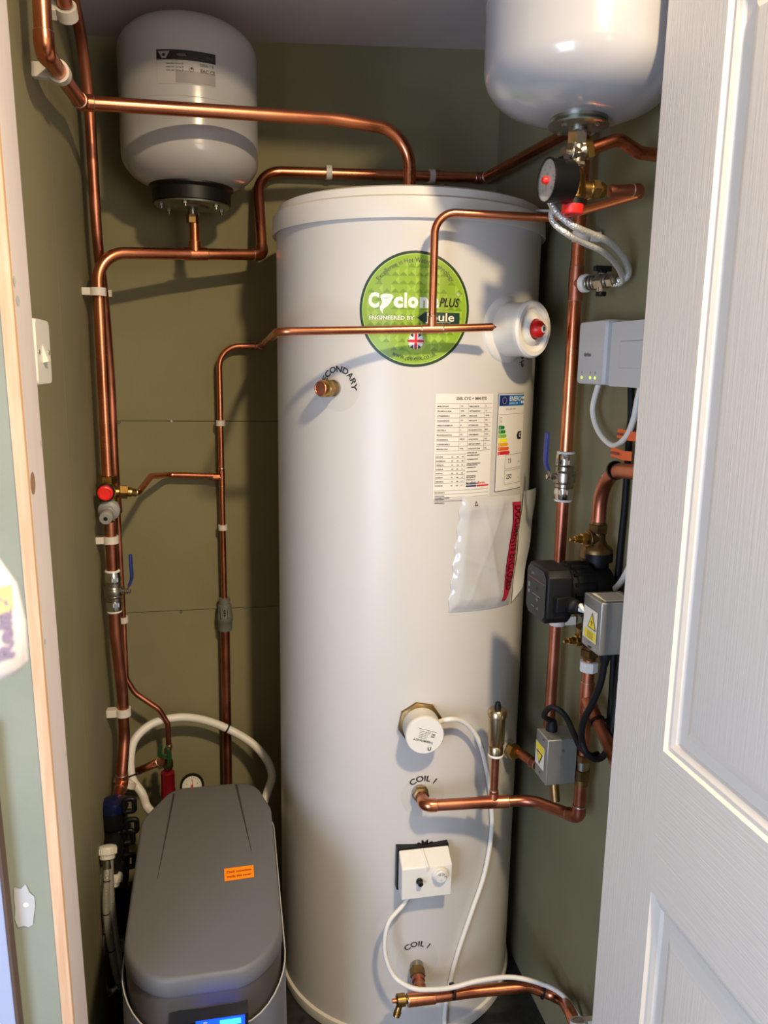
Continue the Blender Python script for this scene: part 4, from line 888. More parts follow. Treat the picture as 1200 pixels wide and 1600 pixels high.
# pipe P2 down with tee, fittings and elbow
zt1, zt2 = pX(918, 1045, WR).z, pX(900, 1272, WR).z
t = pipe_thing('copper pipe under the pump with a side branch and bottom elbow', pts=[V((P2.x, P2.y, zt2))])
kx, ky = P2.x, P2.y; EB = V((kx, ky, zt2)); Lb = pY(830, 1250, 1.335)
Tc = pY(771, 1253, 1.35); C1 = pY(664, 1259, 1.35); C0 = cyl(-3.2, pC(655, 1238).z, CR)
tube_part(t, [V((kx, ky, pX(918, 1022, WR).z)), EB, Lb, Tc, C1, V((C0.x, C0.y + .0, C0.z))], .0112, [.014, .06, .3, .014], 'copper_dull')
elbow(t, EB, (0, 0, -1), Lb - EB, .0112, .024, 'copper_dull'); tee(t, Tc, Tc - Lb, (0, 0, 1), .0112, .0075, .03); elbow(t, C1, C1 - Tc, C0 - C1, .0112, .022)
b = MB(); b.M = axis(C0 + V((0, .004, 0)), C1 - C0); b.cyl(.017, 0, .012, 'nickel'); b.hex(.0165, .010, .026, 'brass_dull'); b.build('port_nut', t)
zT = pX(915, 1088, WR).z; brd = (pX(955, 1140, WR) - pX(915, 1098, WR)).normalized()
tee(t, V((kx, ky, zT)), (0, 0, 1), V((0, -.8, -.45)), .0112, None, .03, 'copper_dull'); 
tube_part(t, [V((kx, ky, zT)), V((kx, ky, zT)) + V((0, -.8, -.42)).normalized() * .2], .0112, [], 'copper_dull', 'side_branch')
tie(V((kx, ky, zT)) + V((0, -.8, -.42)).normalized() * .052, (0, -.8, -.42), .0122, 'black cable tie on the angled copper branch below the pump')
b = MB(); b.M = axis((kx, ky, pX(910, 1176, WR).z), (0, 0, -1)); b.hex(.0165, 0, .014, 'brass_dull'); b.cyl(.0125, .014, .03, 'nickel'); b.hex(.0165, .030, .05, 'brass_dull'); b.cyl(.0135, .05, .062, 'brass_dull'); b.build('compression_joint', t)
b = MB(); b.M = axis((kx, ky, pX(918, 1030, WR).z), (0, 0, -1)); b.hex(.0165, 0, .020, 'white_plastic', 8); b.build('white_collar', t)
# automatic air vent
av = thing('air_vent', 'brass bottle air vent with black cap standing on the upper coil pipe', 'air vent', Tc)
za = lambda v: pY(772, v, 1.35).z
b = MB(); b.tube([Tc + V((0, 0, .012)), V((Tc.x, 1.35, za(1180)))], .0078, 'copper_dull', 20); b.M = axis((Tc.x, 1.35, Tc.z + .014), (0, 0, 1)); b.cyl(.0092, 0, .010, 'copper_dull'); b.build('stem_pipe', av)
b = MB(); b.M = axis((Tc.x, 1.35, za(1180)), (0, 0, 1)); b.torus(.0125, .003, 'white_plastic', .001); h_ = za(1108) - za(1180)
b.build('white_washer', av)
b = MB(); b.M = axis((Tc.x, 1.35, za(1180)), (0, 0, 1)); b.lathe([(.012, .002), (.0145, .004), (.0145, .018), (.0125, .021), (.0160, .026), (.0160, h_ - .016), (.0190, h_ - .014), (.0190, h_ - .004), (.016, h_), (.006, h_ + .001)], 'brass_pale', 36); b.build('body', av, label='pale brass bottle')
b = MB(); b.M = axis((Tc.x, 1.35, za(1108)), (0, 0, 1)); b.lathe([(.0065, 0), (.0065, .007), (.0045, .014), (0, .015)], 'black_plastic', 16); b.build('cap', av)

# zone valve heads (silver boxes)
def head(x0, yn, yf, zt_, zb_, x1, label, ratio=.5, bodyP=None):
    t = thing('zone_valve_head', label, 'zone valve', V(((x0 + x1) / 2, (yn + yf) / 2, zb_)))
    b = MB(); b.box(((x0 + x1) / 2, (yn + yf) / 2, (zt_ + zb_) / 2), (x1 - x0, yf - yn, zt_ - zb_), 'silver_box'); b.build('case', t, bevel=.002); return t
x1_ = .560; h1 = head(x1_, 1.0655, 1.126, 1.087, 1.002, .622, 'silver zone valve box with yellow warning label beside the pump')
_f = plane((x1_ - .0004, 1.0955, 1.0445), (0, -1, 0), (0, 0, 1)); fh = lambda x, y, h: _f(x * .92, y * .92, h); b = MB()
b.quad(fh, -.028, -.030, .022, .026, 'sticker_white', .0004); b.poly(fh, [(-.012, -.008), (.020, -.008), (.004, .022)], 'ink', .0007); b.poly(fh, [(-.009, -.0063), (.017, -.0063), (.004, .018)], 'warn_yellow', .001)
b.poly(fh, [(.006, .010), (.0, .0035), (.004, .0035), (.002, -.005), (.008, .005), (.004, .005)], 'ink', .0013); b.quad(fh, -.022, -.028, .020, -.012, 'warn_yellow', .0007)
for k in range(4): b.text(fh, 'DANGER 230V', 0, -.0165 - k * .0033, .0035, 'ink_soft', .001)
b.build('warning_label', h1, recalc=False)
b = MB(); ft = plane((.590, 1.0965, 1.0874), (1, 0, 0), (0, 1, 0)); b.quad(ft, -.022, -.026, .024, .020, 'sticker_white', .0002)
for k in range(5): b.text(ft, 'motorised valve 230V', 0, .010 - k * .007, .005, 'ink_grey', .0005, sx=.8)
b.build('top_label', h1, recalc=False)
b = MB(); b.text(fh, 'V4', 0, .032, .008, 'ink_grey', .0006); b.quad(fh, -.006, -.043, .006, -.040, 'ink', .0006); b.text(fh, '22 mm', -.004, -.0355, .005, 'ink_soft', .0006); b.build('case_marks', h1, recalc=False)
b = MB(); b.M = axis((.588, 1.097, 1.003), (0, 0, -1)); b.lathe([(.011, 0), (.011, .010), (.007, .024), (.006, .03)], 'black_rubber', 16); b.build('cable_boot', h1)
b = MB(); b.tube([(.60, 1.11, 1.04), (WR - .008, 1.16, 1.04)], .010, 'brass_dull', 16); b.tube([(WR - .008, 1.155, 1.06), (WR - .008, 1.155, .99)], .0125, 'brass_dull', 18); b.build('valve_body', h1)
x2 = .56; h2 = head(x2, 1.2305, 1.283, .779, .690, .618, 'silver zone valve box with yellow label above the curved coil pipe')
fh = plane((x2 - .0004, 1.257, .735), (0, -1, 0), (0, 0, 1)); b = MB()
b.quad(fh, -.024, -.022, .016, .022, 'sticker_white', .0004); b.quad(fh, -.022, .008, .014, .021, 'warn_yellow', .0007); b.poly(fh, [(-.020, .006), (.010, .006), (-.005, -.019)], 'ink', .0007); b.poly(fh, [(-.016, .004), (.006, .004), (-.005, -.014)], 'warn_yellow', .001)
b.build('warning_label', h2, recalc=False)
b = MB(); b.quad(fh, .006, .036, .012, .038, 'ink', .0006); b.quad(fh, -.004, -.034, .002, -.031, 'ink_soft', .0006); fh3 = plane((.59, 1.23, .735), (1, 0, 0), (0, 0, 1)); b.disc(fh3, .0, .022, .0028, 'ink_soft', .0006, 1, 16); b.build('case_marks', h2, recalc=False)
b = MB(); b.M = axis((.583, 1.268, .778), (0, 0, 1)); b.lathe([(.0105, 0), (.0105, .010), (.0075, .022)], 'black_rubber', 16); b.build('cable_boot', h2)
b = MB(); b.tube([(.592, 1.262, .695), (.605, 1.30, .668)], .012, 'brass_dull', 18); b.tube([(.600, 1.285, .676), pX(868, 1252, .60)], .0085, 'brass_dull', 18); b.tube([(.60, 1.27, .70), (WR, 1.385, .70)], .012, 'brass_dull', 16); b.build('valve_body', h2)
# black leads
def cable(pts, r_, m, name, label, k=8, seg=12, cat='cable'):
    b = MB(); b.tube(spline(pts, k), r_, m, seg); return tag(b.build(name), label, cat)
cable([V((.588, 1.097, .978)), pY(938, 1068, 1.105), pY(925, 1100, 1.12), pY(911, 1128, 1.14), pY(909, 1155, 1.155), pY(916, 1176, 1.15), pY(934, 1186, 1.15), pY(950, 1170, 1.155), pY(958, 1130, 1.17), pY(966, 1060, 1.18), pY(972, 1000, 1.19)], .0058, 'black_rubber', 'power_cable', 'black cable looping down from the upper silver box toward the door')
cable([V((.583, 1.268, .797)), pY(850, 1118, 1.255), pY(862, 1105, 1.24), pY(882, 1117, 1.22), pY(896, 1145, 1.19), pY(907, 1168, 1.165), pY(922, 1180, 1.158), pY(934, 1178, 1.165)], .0052, 'black_rubber', 'power_cable', 'black cable arching from the lower silver box to the upper cable loop')
cable([pX(984, 560, XR - .008), pX(986, 640, XR - .008), pX(982, 700, XR - .009), pX(976, 790, XR - .009), pX(967, 880, XR - .009), pX(962, 960, XR - .009), pX(956, 1080, XR - .010), pX(950, 1150, XR - .010)], .0058, 'black_rubber', 'power_cable', 'black cable running straight down the right wall beside the door edge')
pg0 = pl + pd_ * .024
cable([pg0, pg0 + pd_ * .012 + V((.008, 0, 0)), pY(908, 947, 1.135), V((.566, 1.118, 1.052))], .0046, 'cable_white', 'power_cable', 'white cable from the pump plug into the silver box')
cable([V((.635, 1.19, 1.05)), pY(955, 926, 1.20), pY(968, 912, 1.17), pY(980, 892, 1.15), pY(1000, 850, 1.13)], .0050, 'cable_white', 'power_cable', 'short white cable rising behind the upper silver box')
# orange tags
for (u, v, tx) in ((985, 684, 'orange tag nearer the white receiver cable, upper of the two'), (975, 714, 'orange tag lying on the copper bend, lower of the two')):
    p = pX(u, v, WR + (.020 if v == 684 else .002)); b = MB(); n = 6
    pts = [(p.x - .006, p.y + .034 * (1 - 2 * i / n) + 0, p.z + .004 + .0008 * math.sin(i * 1.3)) for i in range(n + 1)]
    rg = [[V(q) + V((0, 0, -.0075)), V(q) + V((0, 0, .0075)), V(q) + V((.001, 0, .0075)), V(q) + V((.001, 0, -.0075))] for q in pts]
    b.loft(rg, 'orange_tag'); t = thing('warning_tag', tx, 'tag', (p.x, p.y, p.z - .01), 'orange warning tags'); b.build('plastic_flag', t)
    b = MB(); f = plane((p.x - .0072, p.y + .016, p.z + .004), (0, -1, 0), (0, 0, 1)); b.quad(f, -.014, -.002, .012, .002, 'red_dark', .001); b.build('tag_lettering', t, recalc=False)

# ================================================================== receiver and junction box on the right wall
rc_ = thing('heating_receiver', 'white heating receiver with three lit green lights on the right wall', 'receiver', (XR, 1.29, 1.41))
fx_ = .630; ry0, ry1 = 1.252, 1.352; rz0, rz1 = pX(925, 601, fx_).z, pX(925, 501, fx_).z
def rrect(y0, y1, z0, z1, c, n=5):
    o = []
    for (cy_, cz_, a0) in ((y1 - c, z0 + c, -90), (y1 - c, z1 - c, 0), (y0 + c, z1 - c, 90), (y0 + c, z0 + c, 180)):
        for k in range(n + 1): a = R_(a0 + 90 * k / n); o.append((cy_ + c * math.cos(a), cz_ + c * math.sin(a)))
    return o
b = MB(); rings = [[(x, y, z) for y, z in rrect(ry0 - g, ry1 + g * .3, rz0, rz1, .008)] for x, g in ((XR - .001, .004), (fx_ + .004, .002))]
rings += [[(fx_, y, z) for y, z in rrect(ry0 + .002, ry1 - .002, rz0 + .002, rz1 - .002, .007)]]
b.loft(rings, 'white_plastic_grey'); b.build('case', rc_)
b = MB(); f = plane((fx_, (ry0 + ry1) / 2, (rz0 + rz1) / 2), (0, -1, 0), (0, 0, 1)); b.text(f, 'danfoss', -.012, -.006, .010, 'ink_soft', .0004, bold=.0002, sx=.9)
b.build('case_printing', rc_, recalc=False)
for x in (-.030, .004, .022): MB().quad(f, x - .001, -.037, x + .001, -.032, 'ink_grey', .0004).build('light_mark', rc_, recalc=False)
for x in (-.030, .004, .022):
    b = MB(); b.M = axis(f(x, -.043, 0), (-1, 0, 0)); b.cyl(.0022, -.001, .0008, 'led_green', 14); b.build('status_light', rc_)
jb = thing('junction_box', 'white surface junction box partly hidden by the door edge', 'junction box', (XR, 1.16, 1.41))
b = MB(); jy0, jy1 = 1.07, ry0 - .008; b.loft([[(x, y, z) for y, z in rrect(jy0, jy1, rz0 - .001, rz1 - .006, .006)] for x in (XR - .001, .640, .637)], 'white_plastic_grey'); b.build('case', jb)
b = MB(); b.box((.637, 1.155, (rz0 + rz1) / 2 - .004), (.004, .11, .044), 'white_plastic_grey'); b.build('raised_panel', jb, bevel=.002)
cable([V((.648, 1.300, rz0 + .004)), pX(926, 640, .648), pX(936, 675, .648), pX(958, 696, .648), pX(978, 683, .648), pX(990, 655, .648), pX(996, 625, .648), V((.648, 1.155, rz0 + .004))], .0050, 'cable_white', 'looped_cable', 'white cable hanging in a loop below the white receiver')

# ================================================================== switch on the left wall
sw = thing('wall_switch', 'white light switch in a surface box on the left wall', 'switch', (XL, 1.14, 1.40))
sx_ = -.237; sy1 = pX(79, 550, sx_).y; sz0, sz1 = pX(79, 600, sx_).z, pX(77, 502, sx_).z; sy0 = sy1 - .086
b = MB(); b.loft([[(x, y, z) for y, z in rrect(sy0, sy1, sz0, sz1, .006)] for x in (XL + .001, sx_ - .008)], 'white_plastic'); b.build('back_box', sw)
b = MB(); b.loft([[(x, y, z) for y, z in rrect(sy0 + g, sy1 - g, sz0 + g, sz1 - g, .008)] for x, g in ((sx_ - .0075, 0), (sx_ - .002, 0), (sx_, .0015))], 'white_plastic'); b.build('face_plate', sw)
ym, zm = (sy0 + sy1) / 2, (sz0 + sz1) / 2; b = MB(); b.add([(sx_ - .001, ym - .008, zm - .014), (sx_ - .001, ym + .008, zm - .014), (sx_ - .001, ym + .008, zm + .014), (sx_ - .001, ym - .008, zm + .014), (sx_ + .007, ym - .008, zm - .012), (sx_ + .007, ym + .008, zm - .012)], [(0, 3, 2, 1), (0, 1, 5, 4), (4, 5, 2, 3), (0, 4, 3), (1, 2, 5)], 'white_plastic'); b.build('rocker', sw)
for s in (-1, 1):
    b = MB(); b.M = axis((sx_, ym + s * .030, zm), (1, 0, 0)); b.cyl(.0035, -.001, .001, 'chrome', 14); b.build('screw', sw)

# screws in the back wall boards
for u, v, tx in ((495, 307, 'bright screw head on the back wall just above the cylinder lid'), (186, 660, 'screw head at the left end of the upper board joint'), (268, 658, 'faint screw head in the middle of the upper board joint'), (383, 949, 'screw head on the lower board joint near the cylinder'), (283, 956, 'screw head on the lower board joint left of the grey coupling')):
    p = pY(u, v, YB); b = MB(); b.M = axis(p, (0, -1, 0)); b.lathe([(.0042 if v != 658 else .003, -.001), (.004 if v != 658 else .0028, .0012), (.0014, .0012), (.0012, .0004), (0, .0004)], 'chrome' if v != 307 else 'white_plastic', 16)
    tag(b.build('screw_head'), tx, 'screw', 'screws in the back wall')

# ================================================================== white hose loop
yl_ = 1.90
def H(u, v, y=yl_): return pY(u, v, y)
lp_ = [H(236, 1268, 1.78), H(222, 1240, 1.80), H(206, 1215, 1.82), H(204, 1180, 1.84), H(213, 1152, 1.86), H(240, 1130, 1.885), H(280, 1121, 1.895), H(318, 1125, 1.905), H(356, 1139, 1.905), H(392, 1160, 1.89), H(416, 1186, 1.86), H(425, 1212, 1.84), H(417, 1240, 1.82), H(408, 1270, 1.78), V((.07, 1.66, .40))]
lp_ = [V((-.10, 1.66, .40))] + lp_
hz_ = thing('drain_hose', 'white hose curving in a big loop above the grey water softener', 'hose', (0, 1.88, .4))
b = MB(); b.tube(spline(lp_, 8), .0102, 'cable_white', 18); b.build('tube', hz_)
tie(H(355, 1138, 1.905), H(392, 1160) - H(318, 1125), .0102, 'black cable tie holding the white hose loop to the back wall pipe')
tie(H(206, 1212, 1.822), H(222, 1240, 1.8) - H(204, 1180, 1.84), .0102, 'black cable tie on the left side of the white hose loop')

# filling valve group behind the softener
fv = thing('filling_valve', 'valve with green butterfly lever and dark red body behind the softener', 'valve', pY(262, 1260, 1.80))
yf = 1.83; zf = lambda v: pY(262, v, yf).z; xf = pY(263, 1200, yf).x
b = MB(); b.M = axis((xf, yf, zf(1168)), (0, 0, -1)); h_ = zf(1168) - zf(1300); b.lathe([(.006, 0), (.0085, .004), (.0085, .03), (.012, .036), (.012, .05), (.010, .055)], 'brass_dull', 20); b.build('brass_neck', fv)
b = MB(); b.M = axis((xf - .002, yf, zf(1204)), (0, 0, -1)); b.lathe([(.011, 0), (.0165, .004), (.0165, .05), (.0175, .052), (.0175, .09), (.015, .1)], 'red_dark', 24); b.build('red_body', fv)
gl = pY(258, 1182, yf - .03); b = MB(); n_ = 14; th = .0012
ou = [(.016 * math.cos(a), .028 * math.sin(a)) for a in np.linspace(-1.35, 1.35, n_)] ; inn = [(.008 * math.cos(a), .024 * math.sin(a)) for a in np.linspace(1.2, -1.2, n_)]
Mx = axis(gl, (-.55, -1, -.1)); b.M = Mx; b.prism(ou + inn, -th, th, 'green_lever'); b.prism([(-x - .004, y) for x, y in ou + inn], -th, th, 'green_lever'); b.box((0, 0, 0), (.014, .010, .004), 'green_lever'); b.build('green_lever', fv, label='green butterfly lever')
hb = [pY(210, 1207, 1.87), pY(252, 1189, 1.80)]; tube_part(fv, hb, .0095, [], 'copper', 'inlet_stub'); coupling(fv, hb[0].lerp(hb[1], .86), hb[1] - hb[0], .0095, .009, 'copper', 'stub_collar')
bl = pY(220, 1245, 1.86)
gp = pY(300, 1228, 1.80); gg = thing('round_gauge', 'small round gauge with white dial peeping over the softener lid', 'gauge', gp - V((0, 0, .03)))
Mg = axis(gp, (.05, -1, .45)); b = MB(); b.M = Mg; b.lathe([(.0285, -.025), (.0285, .003), (.0255, .006), (.023, .003), (0, .002)], 'black_plastic', 40); b.build('case', gg)
b = MB(); b.M = Mg; b.cyl(.0228, .002, .0032, 'gauge_face', 36); d_ = b.build('dial_face', gg); fg = lambda x, y, h: Mg @ V((x, y, .0033 + h)); b = MB()
for k in range(21): a = R_(-45 + k * 13.5); b.poly(fg, [((r1 * math.cos(a) + s * .0003 * math.sin(a)), (r1 * math.sin(a) - s * .0003 * math.cos(a))) for r1, s in ((.0175, -1), (.021, -1), (.021, 1), (.0175, 1))], 'ink', .0002)
for k in range(5): a = R_(225 - k * 67.5); b.text(fg, str(k), .0135 * math.cos(a), .0135 * math.sin(a) - .002, .0055, 'ink', .0002)
b.poly(fg, [(-.0007, 0), (.0007, 0), (.0022, .017), (.0016, .017)], 'red_plastic', .0006); b.disc(fg, 0, 0, .003, 'red_plastic', .0008, 1, 16); b.build('dial_printing', d_, recalc=False)
b = MB(); b.tube([gp - V((0, -.02, .01)), gp + V((-.012, .03, -.03)), V((xf + .01, yf + .01, gp.z - .05))], .006, 'brass_dull', 14); b.build('stub', gg)

# bypass manifold, black and blue, in the corner
bm_ = thing('bypass_manifold', 'black bypass valve block with a blue cap in the left corner', 'valve block', (WL + .01, 1.64, .30))
yb_ = 1.66
def Bp(u, v, y=yb_): return pY(u, v, y)
b = MB(); p = Bp(178, 1256); b.M = axis((p.x, yb_, p.z + .0), (0, 0, -1)); b.lathe([(.012, -.014), (.024, -.009), (.0275, .002), (.0275, .014)], 'navy_cap', 32); b.build('blue_cap', bm_, label='dark blue dome cap')
b = MB(); b.M = axis((p.x, yb_, p.z), (0, 0, -1)); b.lathe([(.0275, .013), (.0275, .05), (.020, .055), (.026, .062), (.026, .085), (.022, .09), (.028, .096), (.028, .12), (.02, .13), (.02, .20), (.024, .205), (.024, .30)], 'black_plastic', 32)
q_ = p + V((0, 0, -.07)); b.M = Matrix(); b.tube([q_, q_ + V((-.002, -.085, -.03))], .021, 'black_plastic', 24); b.tube([p + V((.012, 0, -.13)), p + V((.014, -.075, -.165))], .017, 'black_plastic', 24); b.build('block', bm_)
for (u, v) in ((202, 1258), (206, 1290), (200, 1307), (202, 1345)):
    c = Bp(u, v, yb_ - .02); b = MB(); rg = []
    fq_ = [(c.x + y * .0105, c.y, c.z + z * .0145) for y, z in ((-1, -1), (-1, 1), (1, 1), (1, -1), (-1, -1))]; b.tube(path(fq_, .006), .0060, 'black_plastic', 10); b.tube([(c.x - .004, c.y, c.z), (c.x - .03, c.y + .01, c.z)], .006, 'black_plastic', 10); b.build('handle', bm_)
# braided hoses with white nuts
def hose(n0, pts, label):
    t = thing('braided_hose', label, 'hose', min(pts, key=lambda p: p.z), 'braided hoses hanging from the bypass valve')
    P = [V(p) for p in pts]; d = (P[0] - n0).normalized(); b = MB(); b.M = axis(n0 - d * .012, d); b.lathe([(.012, 0), (.0175, .002), (.0185, .006), (.0185, .016), (.016, .018), (.0155, .026), (.012, .028)], 'white_plastic', 24)
    for k in range(18): a = k * math.pi / 9; b.box((.0183 * math.cos(a), .0183 * math.sin(a), .011), (.0018, .0018, .012), 'white_plastic')
    b.build('plastic_nut', t); b = MB(); b.M = axis(n0, d); b.cyl(.0095, .010, .034, 'zinc', 20); b.build('ferrule', t)
    b = MB(); b.tube(spline([n0] + P, 8), .0072, 'steel_braid', 14); b.build('hose_tube', t)
    S = spline([n0] + P, 8); L = len(S); b = MB()
    for k in range(8, L - 4, 9): b.tube([S[k], S[k] + (S[k + 1] - S[k]).normalized() * .0022], .0076, 'black_plastic', 14)
    b.build('dark_tracer_marks', t)
yh = 1.57
hose(pY(168, 1330, yh), [pY(167, 1375, yh - .02), pY(166, 1420, yh - .03), pY(172, 1470, yh - .03), pY(181, 1520, yh - .02), pY(193, 1546, yh), pY(204, 1530, yh + .03), V((-.16, 1.60, .16))], 'steel braided hose from the upper white nut, front of the bundle')
hose(pY(177, 1372, yh + .02), [pY(172, 1400, yh + .01), pY(164, 1450, yh), pY(157, 1500, yh - .01), pY(163, 1543, yh), pY(176, 1548, yh + .03), V((-.17, 1.63, .14))], 'steel braided hose from the lower white nut, looping further left')
cable([pY(163, 1338, yh + .01), pY(160, 1400, yh), pY(154, 1470, yh), pY(156, 1530, yh), pY(170, 1552, yh + .02)], .0068, 'steel_braid', 'braided_hose', 'plain steel hose closest to the left wall in the bundle', cat='hose')
cable([pY(172, 1340, yh - .005), pY(174, 1400, yh - .02), pY(179, 1450, yh - .02), pY(188, 1510, yh - .01), pY(196, 1548, yh)], .0068, 'steel_braid', 'braided_hose', 'plain steel hose closest to the softener in the bundle', cat='hose')
# dark box beside the softener
bb = thing('black_box', 'black equipment box with a small white label beside the softener', 'box', (-.205, 1.70, .0))
tz = pY(190, 1449, 1.60).z
b = MB(); b.box((-.218, 1.68, tz / 2), (.070, .16, tz), 'black_plastic'); b.build('case', bb, bevel=.004)
b = MB(); f = plane(pY(189, 1477, 1.5995), (1, 0, 0), (0, 0, 1)); b.quad(f, -.007, -.017, .007, .017, 'label_grey', .0006)
for k in range(5): b.quad(f, -.005, -.012 + k * .005, .005, -.011 + k * .005, 'ink_soft', .001)
b.build('case_label', bb, recalc=False)

# ================================================================== water softener
so = thing('water_softener', 'dark grey water softener with orange sticker on its sloping lid', 'water softener', (-.05, 1.36, 0))
YFs, YBs, XA, XB = 1.128, 1.585, -.178, .078
def outline(g=0, back=1.0):
    P = [(XA - g, YFs - g), (XB + g, YFs - g), (XB + g * .9, YBs - .09 + g), (XB - .030 + g * .4, YBs + g), (XA + .055 - g * .4, YBs + g), (XA - g * .9, YBs - .09 + g)]
    rad = [.075, .075, .06, .05, .05, .06]; pts = [V((x, y, 0)) for x, y in P]; n = len(pts); o = []
    for i in range(n):
        p, a, b_ = pts[i], pts[i - 1], pts[(i + 1) % n]; seg_ = path([p.lerp(a, .48), p, p.lerp(b_, .48)], rad[i], 10)
        seg_ = seg_[1:-1]
        o.append(seg_)
    res = []
    for s_ in o:
        K = 9; L = [0]
        for i in range(1, len(s_)): L.append(L[-1] + (s_[i] - s_[i - 1]).length)
        for k in range(K):
            tt_ = L[-1] * k / (K - 1); j = max(i for i in range(len(L)) if L[i] <= tt_ + 1e-9); j = min(j, len(s_) - 2); q2 = (tt_ - L[j]) / (L[j + 1] - L[j]); res.append(s_[j].lerp(s_[j + 1], q2))
    # front edge bows forward
    for p in res:
        u_ = (p.x - (XA + XB) / 2) / ((XB - XA) / 2)
        if p.y < YFs + .08: p.y -= .022 * (1 - u_ * u_)
    return res
def zl(y, base): return base + (y - YFs) / (YBs - YFs) * .055 
def ring(g, base, drop=0):
    return [(p.x, p.y, zl(p.y, base)) for p in outline(g)]
ZT_ = .497
b = MB(); b.loft([ring(-.002, ZT_ - .035), ring(.002, ZT_ - .028), ring(.0005, ZT_ - .006), ring(-.002, ZT_ - .0015), ring(-.006, ZT_)], 'softener_lid', True, True); lid = b.build('lid', so, smooth=50)
def onL(x, y, h): return V((x, y, zl(y, ZT_) + .0006 + h))
b = MB()
def groove(u0, v0, u1, v1, w0=.0022):
    def hit(u, v):
        y = 1.4
        for _ in range(12): y = pZ(u, v, zl(y, ZT_)).y
        return pZ(u, v, zl(y, ZT_))
    a, c = hit(u0, v0), hit(u1, v1); n = V((-(c - a).y, (c - a).x, 0)).normalized(); pts = []
    b.surf(onL, [((a + n * w0).x, (a + n * w0).y), ((a - n * w0).x, (a - n * w0).y), ((c - n * .0004).x, (c - n * .0004).y), ((c + n * .0004).x, (c + n * .0004).y)], [(0, 1, 2, 3)], 'softener_groove', 0)
groove(272, 1240, 246, 1374); groove(369, 1226, 393, 1330); b.build('lid_grooves', lid, recalc=False)
def hitL(u, v):
    y = 1.4
    for _ in range(12): y = pZ(u, v, zl(y, ZT_)).y
    return pZ(u, v, zl(y, ZT_))
s1_, s2_, s3_, s4_ = hitL(351, 1378), hitL(397, 1371), hitL(396, 1352), hitL(350, 1358)
def sq(x, y, h):
    p = (s1_ * (1 - x) + s2_ * x) * (1 - y) + (s4_ * (1 - x) + s3_ * x) * y; return V((p.x, p.y, zl(p.y, ZT_) + .0009 + h))
b = MB(); b.quad(sq, 0, 0, 1, 1, 'orange_sticker'); os_ = b.build('orange_sticker', lid, recalc=False)
b = MB()
for k, tx in enumerate(('Check connections', 'inside this cover')):
    vs, fs = glyphs(tx, 1, 'LEFT', .01, 0); mx_ = max(v[0] for v in vs); b.surf(sq, [(.08 + x / mx_ * .84, (.58 - k * .36) + y * .26) for x, y in vs], fs, 'red_dark', .0004)
b.build('sticker_lettering', os_, recalc=False)
b = MB(); b.loft([ring(-.008, ZT_ - .12), ring(.0, ZT_ - .12), ring(.0, ZT_ - .050), ring(-.003, ZT_ - .033)], 'softener_band', True, False); b.build('rim_band', so, smooth=50)
# body shell with top edge dipping towards the front
o1 = outline(.010); rings = []
def ztop(p):
    u_ = (p.x - (XA + XB) / 2) / ((XB - XA) / 2); f_ = max(0, 1 - (p.y - (YFs - .03)) / .16); return zl(p.y, ZT_ - .045) - .052 * f_ ** 1.2 * (1 - .0 * u_ * u_)
rings = [[(p.x, p.y, 0.0) for p in outline(.007)], [(p.x, p.y, .20) for p in outline(.009)], [(p.x, p.y, ztop(p) - .004) for p in outline(.0065)], [(p.x, p.y, ztop(p)) for p in outline(.005)], [(p.x, p.y, ztop(p) - .012) for p in outline(.002)]]
b = MB(); b.loft(rings, 'softener_body', True, False); b.build('body', so, smooth=50)
b = MB(); P_ = [V((p.x, p.y, ztop(p) + .0005)) for p in outline(.006)]; b.tube(P_ + [P_[0]], .0012, 'softener_trim', 8, False); b.build('edge_trim', so)
# display panel
def hitY(u, v): return pY(u, v, YFs - .034)
xa, xb2 = hitY(263, 1596).x, hitY(388, 1582).x
b = MB(); zt2_ = .438; pts = []
b.loft([[(x, YFs - .022 + .018 * abs((x - (xa + xb2) / 2) / .1) ** 2 - dy, z) for x in np.linspace(xa, xb2, 9)] for dy, z in ((.0, zt2_), (.016, zt2_ - .010), (.026, .36))], 'display_black', False, False, False); ds = b.build('display_panel', so, recalc=False)
b = MB(); f = plane((hitY(340, 1597).x, YFs - .052, pY(340, 1588, YFs - .052).z - .004), (1, 0, 0), (0, -.30, .95)); b.quad(f, -.032, -.03, .042, .006, 'display_blue', .003); b.quad(f, .004, -.014, .036, .001, 'display_cyan', .004); b.text(f, 'P', -.018, -.006, .012, 'badge_white', .004); b.build('lit_screen', ds, recalc=False)

# ================================================================== lower coil pipe, drain cock, cables
yl2 = 1.345
w0, w1, w2_, w3, w4, w5 = pY(640, 1561, yl2), pY(740, 1549, yl2), pY(828, 1541, yl2 - .01), pY(878, 1560, 1.31), pX(905, 1605, .60), pX(915, 1660, WR)
cc0 = cyl(-2.6, pC(652, 1508).z, CR); cT = pY(658, 1560, yl2)
t = pipe_thing('copper pipe crossing the cylinder foot with two black ties', pts=[w5])
tube_part(t, [w0, cT, w1, w2_, w3, w4, w5], .0118, [.3, .3, .06, .08, .1], cop)
tee(t, cT, w1 - w0, (cc0 - cT), .0118, None, .028, 'copper'); tube_part(t, [cT, cc0 + V((0, -.004, 0))], .0105, [], 'copper_dull', 'port_stub')
b = MB(); b.M = axis(cc0 + V((0, .004, 0)), cT - cc0); b.cyl(.0145, 0, .012, 'nickel'); b.hex(.0160, .010, .030, 'brass_dull'); b.cyl(.0135, .03, .038, 'copper_dull'); b.build('port_nut', t)
dk = thing('drain_cock', 'small brass drain cock with angled spout at the pipe end', 'drain cock', pY(622, 1590, yl2)); dax = (w0 - w1).normalized()
